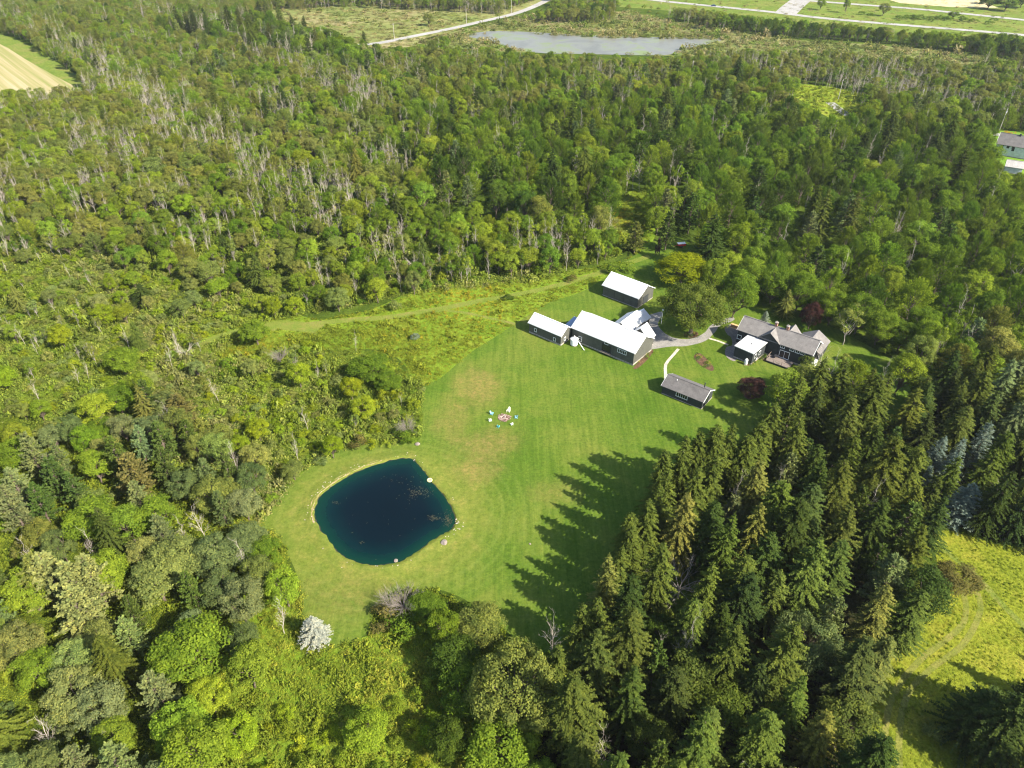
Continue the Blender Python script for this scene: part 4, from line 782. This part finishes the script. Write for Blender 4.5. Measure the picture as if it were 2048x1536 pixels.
OPEN = [VIS, STRIP, [(608, 1290), (660, 1300), (740, 1275), (830, 1250), (850, 1300), (840, 1380), (700, 1420), (560, 1400), (540, 1330), (580, 1250)],
        [(1850, 1030), (1900, 1058), (1960, 1090), (2060, 1100), (2400, 1120), (2400, 1330), (1990, 1350), (1900, 1420), (1960, 1560), (1940, 1800), (1775, 1800), (1755, 1350), (1830, 1240), (1875, 1170), (1870, 1100)],
        [(-100, 30), (0, 62), (60, 90), (120, 128), (172, 168), (90, 172), (0, 178), (-80, 190)],
        [(500, 25), (700, 15), (900, 25), (1000, 30), (1060, 5), (1100, -14), (1110, 5), (1035, 35), (940, 58), (835, 86), (770, 92), (690, 70), (640, 52), (560, 40), (510, 34)],
        [(860, 92), (1000, 50), (1050, 45), (1215, 48), (1230, 25), (1300, 28), (1400, 58), (1600, 78), (1750, 86), (2060, 124), (2060, 132), (1750, 106), (1600, 98), (1480, 95), (1420, 98), (1370, 107), (1300, 110), (1170, 105), (1060, 102), (980, 92)],
        [(1235, -30), (2300, -30), (2300, 80), (1990, 66), (1930, 66), (1650, 42), (1560, 35), (1500, 30), (1420, 18), (1300, 8), (1230, 4)],
        [(1570, 172), (1640, 172), (1700, 188), (1735, 212), (1690, 232), (1650, 226), (1600, 200)], [(1970, 258), (2150, 275), (2150, 350), (2030, 340), (1998, 318), (1985, 290)],
        [(1240, 400), (1290, 380), (1310, 392), (1262, 450), (1235, 470), (1222, 440)], [(1335, 470), (1400, 480), (1420, 520), (1380, 520), (1300, 560)]]
DEF = dict(brush=.42, leaf=.24, aspen=.14, pine=.05, dead=.06, spruce=.03, shrub=.06)
REG = [  # polygon, mix, spacing, height range, tints
 (None, DEF, .66, (.80, 1.1), ('maple', 'mid', 'mid', 'olive', 'bright', 'dark')),
 ([(-300, -80), (2400, -80), (2400, 150), (-300, 150)], dict(leaf=.34, brush=.22, aspen=.24, dead=.1, shrub=.1), .72, (.7, 1.0), ('maple', 'mid', 'olive', 'olive', 'mid', 'dark')),
 ([(480, 25), (760, 60), (820, 110), (600, 170), (400, 170), (300, 60)], dict(leaf=.35, brush=.2, pine=.2, spruce=.15, dead=.1), .75, (.95, 1.3), ('dark', 'maple', 'maple', 'mid')),
 ([(1480, 90), (2100, 130), (2100, 230), (1750, 200), (1500, 150)], dict(leaf=.22, aspen=.14, dead=.46, shrub=.18), .62, (.6, .85), ('mid', 'olive', 'maple')),
 ([(1500, 25), (1800, 70), (2048, 60), (2200, 60), (2200, 160), (2048, 120), (1850, 90), (1400, 60)], dict(leaf=.5, brush=.3, aspen=.2), .62, (.7, .95), ('maple', 'mid', 'dark', 'mid')),
 ([(-300, 90), (330, 60), (720, 120), (860, 280), (820, 420), (600, 560), (300, 560), (150, 520), (-300, 560)], dict(leaf=.28, brush=.18, aspen=.2, dead=.24, spruce=.03, pine=.03, shrub=.04), .66, (.62, .92), ('mid', 'bright', 'olive', 'olive', 'mid', 'maple', 'bright')),
 ([(-50, 120), (330, 170), (420, 320), (260, 420), (-50, 400)], dict(leaf=.24, brush=.12, aspen=.2, dead=.38, shrub=.06), .6, (.62, .92), ('mid', 'bright', 'olive', 'olive', 'bright')),
 ([(860, 250), (1240, 180), (1700, 240), (2400, 330), (2400, 640), (1640, 640), (1420, 480), (1330, 400), (1180, 420), (880, 420)], dict(brush=.64, leaf=.2, pine=.06, aspen=.04, dead=.03, spruce=.03), .74, (.92, 1.18), ('maple', 'maple', 'mid', 'maple', 'dark', 'mid')),
 ([(640, 380), (900, 400), (1200, 440), (1240, 520), (1000, 560), (800, 590), (640, 620), (560, 600)], dict(leaf=.26, brush=.12, aspen=.16, dead=.12, shrub=.32, spruce=.02), .62, (.55, .8), ('mid', 'maple', 'bright', 'mid')),
 ([(-300, 400), (200, 400), (600, 420), (860, 470), (860, 600), (-300, 600)], dict(leaf=.26, brush=.05, aspen=.12, dead=.16, shrub=.38, spruce=.03), .70, (.5, .75), ('mid', 'bright', 'olive', 'maple', 'bright')),
 ([(-300, 500), (150, 480), (300, 520), (560, 560), (640, 600), (640, 700), (860, 740), (850, 900), (600, 960), (540, 1040), (420, 960), (250, 760), (60, 900), (-300, 950)], dict(leaf=.12, aspen=.05, dead=.06, shrub=.76, spruce=.01), .86, (.38, .62), ('mid', 'bright', 'lime', 'pale', 'olive', 'mid', 'bright')),
 ([(-300, 850), (100, 850), (250, 720), (420, 830), (560, 1010), (600, 1190), (520, 1290), (470, 1400), (320, 1560), (250, 1900), (-300, 1900)], dict(leaf=.52, pine=.24, dead=.04, shrub=.14, spruce=.06), .66, (.62, .85), ('mid', 'olive', 'pale', 'bluegr', 'bright', 'mid')),
 ([(600, 1280), (860, 1240), (960, 1330), (1000, 1500), (900, 1900), (340, 1900), (420, 1450), (520, 1280)], dict(shrub=.93, leaf=.07), .86, (.4, .62), ('mid', 'bright', 'lime', 'bright')),
 ([(870, 1190), (960, 1210), (1100, 1340), (1130, 1560), (1130, 1900), (880, 1900), (900, 1500), (850, 1300)], dict(leaf=.8, shrub=.2), .68, (.62, .85), ('dark', 'maple', 'mid', 'olive')),
 ([(1340, 900), (1480, 880), (1560, 800), (1650, 770), (1780, 800), (1850, 900), (1868, 1040), (1872, 1180), (1810, 1260), (1715, 1380), (1720, 1900), (1080, 1900), (1100, 1400), (1120, 1230), (1200, 1110), (1270, 990)], dict(spruce=.82, pine=.08, leaf=.07, dead=.03), .56, (.74, 1.08), ('spruce', 'spruce', 'dspruce', 'spruce', 'cedar', 'pine')),
 ([(1810, 790), (1900, 745), (2500, 720), (2500, 1110), (2048, 1090), (1960, 1090), (1850, 1010), (1850, 850)], dict(spruce=.85, pine=.08, leaf=.07), .56, (.68, .9), ('dspruce', 'dspruce', 'spruce', 'bluegr')),
 ([(1990, 1360), (2500, 1300), (2500, 1900), (2060, 1900)], dict(spruce=1), .7, (.7, .9), ('dspruce',)),
]
ADJ = dict(spruce=('spruce', 'spruce', 'dspruce', 'cedar'), pine=('pine', 'pine', 'bluegr', 'ppine'))
BASEH = dict(brush=12.5, leaf=11.5, aspen=12.5, spruce=18, pine=14, dead=12.5, shrub=4.4)
BASER = dict(brush=6.0, leaf=4.7, aspen=2.2, spruce=5.0, pine=4.2, dead=1.7, shrub=1.75)
rng = np.random.default_rng(5)
ys = [36.0]; 
C = []
while ys[-1] < 900: ys.append(ys[-1]+(2.4 if ys[-1] < 420 else 3.4))
for y_ in ys:
    st = 2.4 if y_ < 420 else 3.4; hw_ = .721*(.809*y_+58.8)+16; n_ = int((2*hw_+14)/st)
    C.append(np.stack([-hw_+np.arange(n_)*st+rng.uniform(-1, 1, n_), np.full(n_, y_)+rng.uniform(-1.1, 1.1, n_)], 1))
C = np.concatenate(C); rng.shuffle(C); n_ = len(C)
bx, by = proj(C[:, 0], C[:, 1], 0.); mx, my = proj(C[:, 0], C[:, 1], 6.5)
reg = np.zeros(n_, int)
for i, r in enumerate(REG):
    if r[0]: reg[inpoly(mx, my, r[0])] = i
spec = np.empty(n_, object); hs = np.zeros(n_); tn_ = np.empty(n_, object)
for i, r in enumerate(REG):
    ix = np.where(reg == i)[0]
    if not len(ix): continue
    ks = list(r[1]); pr = np.array([r[1][k] for k in ks]); ch = rng.choice(len(ks), len(ix), p=pr/pr.sum()); u = rng.uniform(r[3][0], r[3][1], len(ix))
    for j, c, q in zip(ix, ch, u):
        s = ks[c]; spec[j] = s; hs[j] = BASEH[s]*q*(rng.uniform(.45, 1.1) if s == 'shrub' else 1)
        n2 = math.sin(C[j, 0]*.045+2)*math.cos(C[j, 1]*.038)+.6*math.sin(C[j, 0]*.11+C[j, 1]*.09)
        if s in ('dead', 'aspen') and n2 < .1 and rng.random() < .7 and 'leaf' in r[1]: s = 'leaf'
        elif s in ('leaf', 'brush') and n2 > .5 and r[1].get('dead', 0) > .09 and rng.random() < .4: s = 'dead' if rng.random() < .6 else 'aspen'
        if s != spec[j]: hs[j] *= BASEH[s]/BASEH[spec[j]]; spec[j] = s
        pool = ADJ.get(s, r[4]) if not (s in ('spruce',) and i >= 14) else r[4]; n1 = .5+.3*math.sin(C[j, 0]*.06+1)*math.cos(C[j, 1]*.052+.4)+.2*math.sin(C[j, 0]*.13-C[j, 1]*.1); tn_[j] = pool[int(min(.999, max(0, n1*.55+rng.random()*.45))*len(pool))]
ok = np.ones(n_, bool)
for f in (0, .3, .6, .95):
    qx, qy = proj(C[:, 0], C[:, 1], hs*f)
    for k, o in enumerate(OPEN):
        bad = inpoly(qx, qy, o)
        ok &= ~bad
grid = {}; cs = 6.0
def near(x, y, r, cf):
    g = int(x//cs), int(y//cs)
    for a in (-2, -1, 0, 1, 2):
        for b in (-2, -1, 0, 1, 2):
            for (X, Y, Rr) in grid.get((g[0]+a, g[1]+b), ()):
                if (X-x)**2+(Y-y)**2 < ((r+Rr)*cf)**2: return True
    return False
for p in plants: grid.setdefault((int(p['x']//cs), int(p['y']//cs)), []).append((p['x'], p['y'], p['R']*.9))
for j in np.where(ok)[0]:
    s = spec[j]; q = hs[j]/BASEH[s]; R = BASER[s]*(q**.85*rng.uniform(.8, 1.05) if s != 'shrub' else (.55+.6*q))*rng.uniform(.85, 1.15); x_, y_ = C[j]
    if s in ('dead',): rr = 1.3
    elif s == 'shrub': rr = R*.85
    else: rr = R
    if near(x_, y_, rr, REG[reg[j]][2]): continue
    grid.setdefault((int(x_//cs), int(y_//cs)), []).append((x_, y_, rr))
    t = np.array(T[tn_[j]])*rng.uniform(.8, 1.22)*np.array([rng.uniform(.88, 1.14), 1, rng.uniform(.85, 1.2)])
    plants.append(dict(spec=s, x=x_, y=y_, H=hs[j], R=R, tint=tuple(t), tn=tn_[j], label=None, k=None))

# sizes in the photograph decide which plants stand as things of their own
for p in plants:
    p['name'] = NAMES[p['spec']]; d = math.sqrt(p['x']**2+p['y']**2+(CH-p['H']/2)**2)
    p['m'] = proj(p['x'], p['y'], p['H']*.6); p['in'] = -10 < p['m'][0] < 2058 and -10 < p['m'][1] < 1550
    p['px'] = (p['H']+p['R'])/d if p['in'] else 0
    if p['label']: p['px'] += 10
indiv = []; rest = []
LIM = dict(leafy_tree=292, aspen_tree=150, spruce_tree=292, pine_tree=150, bare_tree=285, shrub=285)
for nm in sorted(set(p['name'] for p in plants)):
    L = sorted([p for p in plants if p['name'] == nm], key=lambda p: -p['px'])
    k = sum(1 for p in L if p['px'] > 0); k = min(k, LIM[nm]); indiv += L[:k]; rest += L[k:]
# labels: rank among its kind in a direction from a landmark one can find
MARKS = [('round pond', 770, 1025), ('silvery white spruce', 625, 1255), ('fire pit', 1008, 836), ('smallest dark barn', 1100, 660), ('longest barn', 1220, 680), ('rear barn', 1245, 582), ('farmhouse', 1560, 680), ('lone cabin', 1370, 785), ('great drive tree', 1390, 610),
         ('white branched bare tree', 562, 700), ('pale house', 2022, 287), ('far grey pond', 1200, 85), ('striped crop field', 60, 130), ('far country road', 930, 50), ('weedy clearing', 1650, 200), ('olive brown meadow tree', 1905, 1145), ('lime green tree', 205, 620),
         ('lone dark thicket spruce', 293, 580), ('red trailer', 1362, 490), ('broad corner spruce', 1990, 1430), ('blue green plantation tree', 1630, 1270), ('leafless pond tree', 800, 1190), ('dense dark clump tree', 748, 735), ('boulder above the pond', 835, 889),
         ('bottom left corner', 0, 1536), ('middle of the left edge', 0, 768), ('top left corner', 0, 0), ('bottom edge middle', 1024, 1536), ('middle of the right edge', 2048, 768), ('photo centre', 1024, 768), ('highway junction', 1590, 15), ('rust brown dying tree', 2035, 970),
         ('leafless plantation crown', 1375, 1140), ('large pale lawn end tree', 1035, 1330), ('grey shrub above the track', 789, 608), ('purple column shrub', 1316, 485), ('leafless lawn corner tree', 812, 845)]
DIRS = ['right of', 'lower right of', 'below', 'lower left of', 'left of', 'upper left of', 'above', 'upper right of']
ORD = ['nearest', 'second nearest', 'third nearest', 'fourth nearest', 'fifth nearest', 'sixth nearest', 'seventh nearest', 'eighth nearest', 'ninth nearest', 'tenth nearest', 'eleventh nearest', 'twelfth nearest']+['%dth nearest' % k for k in range(13, 60)]
TONE = dict(maple='deep green', mid='mid green', bright='bright green', lime='lime green', olive='olive green', pale='pale green', dark='dark green', spruce='yellowish', dspruce='dark', pine='soft green', ppine='pale straw green', grey='grey', silver='silvery', purple='purple', rust='rust brown', gold='golden', cedar='pale olive', brown='olive brown', bluegr='blue green')
NOUN = dict(leafy_tree='leafy tree', aspen_tree='thin aspen', spruce_tree='spruce', pine_tree='pine', bare_tree='leafless tree', shrub='shrub')
byk = {}
for p in indiv: byk.setdefault(p['name'], []).append(p)
for nm, L in byk.items():
    best = {id(p): (999, 9e9, '') for p in L}
    for mk, X, Y in MARKS:
        sec = {}
        for p in L:
            dx, dy = p['m'][0]-X, p['m'][1]-Y
            if dx*dx+dy*dy < 25: continue
            s = int(((math.degrees(math.atan2(dy, dx))+22.5) % 360)//45); sec.setdefault(s, []).append((math.hypot(dx, dy), id(p)))
        for s, q in sec.items():
            q.sort()
            for r, (dd, i) in enumerate(q[:56]):
                if (r, dd) < best[i][:2]: best[i] = (r, dd, '%s %s the %s' % (ORD[r], DIRS[s], mk))
    for p in L:
        if not p['label']:
            r, dd, tx = best[id(p)]; tone = TONE.get(p['tn'], 'dark') if nm != 'bare_tree' else 'grey'; rk, _, rel = tx.partition(' nearest ') if ' nearest ' in tx else ('', '', tx.replace('nearest ', '', 1))
            p['label'] = ('%s %s, %s' % (tone, NOUN[nm], tx)) if tx else tone+' '+NOUN[nm]
GRP = dict(leafy_tree='leafy trees of the woods', aspen_tree='thin pale stemmed aspens', spruce_tree='spruces of the plantation and woods', pine_tree='pines among the woods', bare_tree='leafless grey trees', shrub='shrubs of the thickets')
def tree(p):
    P = PR[p['spec']]; k = p['k'] if p['k'] is not None else rng.integers(len(P)); P = P[k % len(P)]
    sc_ = (p['R']/P.R, p['R']/P.R, p['H']/P.H)
    if p['spec'] in ('dead', 'spread', 'twiggy'): sc_ = (p['H']/P.H*rng.uniform(.8, 1.05),)*2+(p['H']/P.H,)
    if P.trunk:
        t = thing(p['name'], p['label'], CATS[p['name']], (p['x'], p['y'], 0), rng.uniform(0, 6.28), GRP[p['name']])
        o = link('trunk', P.trunk, t); c = link('crown' if p['name'] != 'bare_tree' else 'boughs', P.crown, t); c['tint'] = tuple(float(a) for a in p['tint'])
    else:
        t = link(p['name'], P.crown); tag(t, p['label'], CATS[p['name']], GRP[p['name']]); t.location = (p['x'], p['y'], 0); t.rotation_euler = (0, 0, rng.uniform(0, 6.28)); t['tint'] = tuple(float(a) for a in p['tint'])
    t.scale = sc_; t.rotation_euler[0] = rng.normal(0, .025); t.rotation_euler[1] = rng.normal(0, .025)
for p in indiv: tree(p)

# ------------------------------------------------------------------ what nobody could count: instanced masses
def mass(name, label, cat, protos, pts):
    """pts: rows x, y, z, sx, sz, rot, index, r, g, b; one object whose geometry nodes place the prototypes"""
    col = bpy.data.collections.new(name+'_sources')
    for i, m in enumerate(protos):
        o = bpy.data.objects.new('%s_%02d' % (name, i), m); col.objects.link(o)
    A = np.array(pts, np.float32); me = bpy.data.meshes.new(name); me.vertices.add(len(A)); me.vertices.foreach_set('co', A[:, :3].ravel())
    def at_(n, t, key, d): a = me.attributes.new(n, t, 'POINT'); a.data.foreach_set(key, np.ascontiguousarray(d).ravel())
    at_('scl', 'FLOAT_VECTOR', 'vector', np.stack([A[:, 3], A[:, 3], A[:, 4]], 1)); at_('rot', 'FLOAT_VECTOR', 'vector', np.stack([A[:, 5]*0, A[:, 5]*0, A[:, 5]], 1))
    at_('idx', 'INT', 'value', A[:, 6].astype(np.int32)); at_('tint', 'FLOAT_VECTOR', 'vector', A[:, 7:10])
    o = link(name, me); tag(o, label, cat, None, 'stuff')
    ng = bpy.data.node_groups.new(name, 'GeometryNodeTree'); ng.interface.new_socket('Geometry', in_out='INPUT', socket_type='NodeSocketGeometry'); ng.interface.new_socket('Geometry', in_out='OUTPUT', socket_type='NodeSocketGeometry')
    gi = ng.nodes.new('NodeGroupInput'); go = ng.nodes.new('NodeGroupOutput'); ip = ng.nodes.new('GeometryNodeInstanceOnPoints'); ci = ng.nodes.new('GeometryNodeCollectionInfo')
    ci.inputs['Collection'].default_value = col; ci.inputs['Separate Children'].default_value = True; ci.inputs['Reset Children'].default_value = True
    def attr(n, t): a = ng.nodes.new('GeometryNodeInputNamedAttribute'); a.data_type = t; a.inputs['Name'].default_value = n; return a.outputs['Attribute']
    ng.links.new(gi.outputs[0], ip.inputs['Points']); ng.links.new(ci.outputs[0], ip.inputs['Instance']); ip.inputs['Pick Instance'].default_value = True
    ng.links.new(attr('idx', 'INT'), ip.inputs['Instance Index']); ng.links.new(attr('scl', 'FLOAT_VECTOR'), ip.inputs['Scale']); ng.links.new(attr('rot', 'FLOAT_VECTOR'), ip.inputs['Rotation'])
    ng.links.new(ip.outputs[0], go.inputs[0]); md = o.modifiers.new('strew', 'NODES'); md.node_group = ng; return o
ALLP = []; OFF = {}
for s in PR:
    if s != 'weed': OFF[s] = len(ALLP); ALLP += [q.whole for q in PR[s]]
def rows(L):
    r_ = []
    for p in L:
        P = PR[p['spec']]; k = int(rng.integers(len(P))); q = P[k]; sx = p['R']/q.R if p['spec'] not in ('dead', 'spread', 'twiggy') else p['H']/q.H
        r_.append((p['x'], p['y'], 0, sx, p['H']/q.H, rng.uniform(0, 6.28), OFF[p['spec']]+k, *p['tint']))
    return r_
RN = dict(leafy_tree=('far_woodland', 'mass of distant leafy woodland reaching to the far fields', 'woodland'), aspen_tree=('aspen_woodland', 'distant stands of thin aspens within the woods', 'woodland'), spruce_tree=('conifer_woodland', 'distant conifers mixed into the woods', 'woodland'),
          pine_tree=('pine_woodland', 'distant pines mixed into the woods', 'woodland'), bare_tree=('bare_woodland', 'distant leafless grey stems among the woods', 'woodland'), shrub=('thicket', 'low green thicket filling gaps between the trees', 'thicket'))
for nm, (a, b, c) in RN.items():
    L = [p for p in rest if p['name'] == nm]
    if L: mass(a, b, c, ALLP, rows(L))
print('plants', len(plants), 'individual', {k: len(v) for k, v in byk.items()}, 'rest', len(rest))
# weeds and meadow growth
W_ = []
wt = dict(meadow=((.115, .145, .02), (.15, .19, .022), (.185, .225, .025), (.155, .195, .022), (.225, .24, .032)), gold=((.14, .175, .02), (.175, .21, .022), (.20, .225, .025), (.165, .20, .022), (.29, .25, .025)), wild=((.135, .18, .028), (.19, .235, .038), (.16, .205, .032), (.215, .245, .05), (.20, .205, .07)), floor=((.06, .10, .012), (.09, .14, .015), (.045, .07, .012)))
def strew(poly, st, kind, smin, smax, avoid=(), zs=1.0):
    P = np.array([at(*q)[:2] for q in poly]); x0, y0 = P.min(0); x1, y1 = P.max(0); nx, ny = int((x1-x0)/st), int((y1-y0)/st)
    X, Y = np.meshgrid(x0+np.arange(nx)*st, y0+np.arange(ny)*st); X = X.ravel()+rng.uniform(-.6, .6, X.size)*st; Y = Y.ravel()+rng.uniform(-.6, .6, Y.size)*st
    qx, qy = proj(X, Y, 0.); k = inpoly(qx, qy, poly) & (qx > -40) & (qx < 2090) & (qy < 1600)
    for a in avoid: k &= ~inpoly(qx, qy, a)
    pal = np.array(wt[kind]); X = X[k]; Y = Y[k]; nz = np.sin(X*.19+1)*np.cos(Y*.16)+np.sin(X*.07+Y*.05)+rng.normal(0, .6, len(X))
    ci_ = np.clip(((nz+2)/4*len(pal)).astype(int), 0, len(pal)-1)
    for x_, y_, c in zip(X, Y, ci_):
        mo = .5+.5*math.sin(x_*.55+math.sin(y_*.31)*2)*math.cos(y_*.47+math.sin(x_*.23)*2); s = rng.uniform(smin, smax)*(.75+.5*mo); W_.append((x_, y_, 0, s, s*rng.uniform(.6, 1.2)*zs*(.7+1.1*mo**2), rng.uniform(0, 6.28), rng.integers(7), *(pal[c]*rng.uniform(.75, 1.25))))
def corr(pts, w_):
    c = smooth([(*at(*p)[:2], 0) for p in pts], 4, False); l = []; r = []
    for i, q in enumerate(c):
        t = (c[min(i+1, len(c)-1)]-c[max(i-1, 0)]).normalized(); n = Vector((-t.y, t.x, 0))*w_/2; a = q+n; b = q-n; l.append(proj(a.x, a.y, 0)); r.append(proj(b.x, b.y, 0))
    return l+r[::-1]
TR1 = corr([(360, 712), (440, 672), (520, 655), (600, 650), (700, 640), (780, 634), (830, 626), (900, 614), (960, 602), (1040, 588), (1110, 572), (1180, 552), (1240, 532), (1310, 505)], 2.6)
TR2 = corr([(1777, 1620), (1771, 1480), (1786, 1390), (1840, 1320), (1912, 1262), (1932, 1225), (1928, 1185)], .6)
TR6 = corr([(1804, 1620), (1798, 1480), (1814, 1394), (1860, 1340), (1928, 1288), (1960, 1225), (1955, 1185)], .6); TR3 = corr([(30, 560), (150, 585), (220, 625), (262, 655)], 2.2); TR4 = corr([(640, 660), (560, 650), (500, 668)], 5); TR5 = corr([(830, 626), (900, 622), (960, 632), (1030, 648)], 1.4)
strew(MEADOW, .95, 'gold', .6, 1.2, (LAWN, TR1, TR4, TR5), .7)
strew([(-40, 560), (150, 500), (300, 540), (560, 560), (700, 560), (830, 590), (560, 640), (420, 720), (700, 700), (850, 770), (850, 890), (700, 905), (600, 965), (522, 1050), (420, 1010), (250, 900), (-60, 930)], 1.0, 'wild', .8, 1.9, (LAWN, TR1, TR3, TR4), 1.1)
strew([(-60, 880), (250, 860), (520, 1050), (560, 1080), (604, 1190), (612, 1262), (650, 1295), (740, 1265), (755, 1205), (850, 1170), (1000, 1250), (1060, 1330), (1100, 1620), (-60, 1620)], .85, 'meadow', .8, 1.6, (LAWN,), .9)
wt['right'] = ((.13, .18, .018), (.17, .21, .02), (.205, .235, .025), (.16, .215, .02), (.235, .24, .03))
strew([(430, 660), (560, 672), (700, 655), (830, 640), (870, 700), (845, 772), (780, 740), (600, 722), (420, 725)], 1.0, 'gold', .7, 1.3, (LAWN, TR1, TR4), .8)
strew([(1845, 1030), (1900, 1060), (2100, 1095), (2100, 1620), (1760, 1620), (1745, 1400), (1750, 1340), (1820, 1240), (1870, 1180), (1872, 1110)], .55, 'right', .2, .5, (TR2, TR6), .5)
strew([(-40, 330), (500, 350), (860, 440), (1240, 440), (1260, 500), (1100, 560), (820, 590), (560, 560), (300, 540), (150, 500), (-40, 560)], 1.5, 'wild', 1.2, 2.4)
strew([(1215, 440), (1240, 400), (1280, 375), (1320, 385), (1300, 410), (1260, 455), (1240, 480)], 1.2, 'meadow', .8, 1.4)
strew([(1565, 172), (1640, 170), (1720, 190), (1745, 212), (1700, 238), (1660, 236), (1600, 200)], 2.0, 'meadow', 1.0, 2.0)
mass('meadow_growth', 'waist high goldenrod, vines and weeds covering the rough ground', 'weeds', [q.whole for q in PR['weed']], W_)
W_2 = W_; W_ = []
wt['reed'] = ((.10, .13, .03), (.14, .16, .04), (.20, .19, .075), (.26, .225, .11), (.12, .17, .03)); wt['farm'] = ((.13, .16, .04), (.17, .19, .05), (.22, .20, .08), (.24, .20, .09), (.15, .18, .04))
FP = [(930, 70), (985, 62), (1060, 64), (1130, 68), (1210, 72), (1300, 74), (1380, 75), (1448, 76), (1425, 86), (1380, 96), (1330, 110), (1180, 108), (1060, 104), (985, 84), (960, 78)]
RD = corr([(700, 92), (760, 86), (820, 74), (900, 58), (960, 44), (1028, 28), (1075, 10), (1120, -14)], 10)
strew([(835, 84), (930, 58), (1030, 34), (1150, 20), (1260, 25), (1420, 55), (1600, 80), (1780, 92), (2080, 128), (2080, 190), (1900, 160), (1700, 130), (1500, 112), (1380, 112), (1160, 108), (950, 100)], 4.2, 'reed', 2.5, 5.5, (FP, RD), .7)
strew([(330, -6), (1060, -8), (1030, 28), (930, 52), (850, 90), (690, 110), (540, 80), (440, 60), (360, 30)], 5.5, 'farm', 2.5, 6, (RD,), .35)
strew([(930, 66), (1450, 70), (1460, 82), (1440, 80), (1380, 79), (1200, 76), (1060, 69), (985, 66), (925, 74)], 3.2, 'reed', 2, 4.5, (), .8)
strew([(1210, -8), (2100, -8), (2100, 92), (1960, 78), (1640, 47), (1420, 27), (1240, 12)], 7, 'farm', 1.5, 4, (), .25)
mass('reed_growth', 'rough reeds and tufted grasses over the marsh and hay meadow', 'reeds', [q.whole for q in PR['weed']], W_); W_ = W_2
# plants in the beds
bed = []
for (cx, cy, sx, sy, c) in ((1398, 716, 6, 5, 9), (1414, 728, 7, 6, 12), (1378, 671, 9, 4, 10), (1290, 713, 10, 9, 10), (1526, 714, 9, 4, 14), (1506, 727, 5, 3, 6), (1500, 792, 7, 3, 5), (1404, 808, 4, 3, 4), (1552, 728, 6, 3, 5), (2015, 266, 14, 2, 10)):
    for i in range(c):
        p = at(rng.normal(cx, sx*.6), rng.normal(cy, sy*.6)); cc = [(.08, .15, .02), (.16, .24, .03), (.05, .10, .02), (.3, .3, .04), (.12, .16, .08)][rng.integers(5)] if cx != 2015 else (.5, .2, .03)
        bed.append((p.x, p.y, .03, rng.uniform(.5, 1.0), rng.uniform(.8, 1.5), rng.uniform(0, 6), rng.integers(5), *cc))
mass('bed_plants', 'leafy garden plants filling the mulched beds by the house and barn', 'garden plants', [q.whole for q in PR['weed']], bed)

# ------------------------------------------------------------------ thin summer haze
m = bpy.data.materials.new('haze'); m.use_nodes = True; nt = m.node_tree; nt.nodes.clear(); o_ = nt.nodes.new('ShaderNodeOutputMaterial'); v_ = nt.nodes.new('ShaderNodeVolumePrincipled')
v_.inputs['Color'].default_value = (.88, .93, 1, 1); v_.inputs['Density'].default_value = .00007; v_.inputs['Anisotropy'].default_value = .3; nt.links.new(v_.outputs[0], o_.inputs['Volume'])
tag(MB().box((0, 1450, 51), (3700, 3600, 108)).build('haze', m), 'faint pale summer haze over the far fields', 'haze', None, 'stuff')
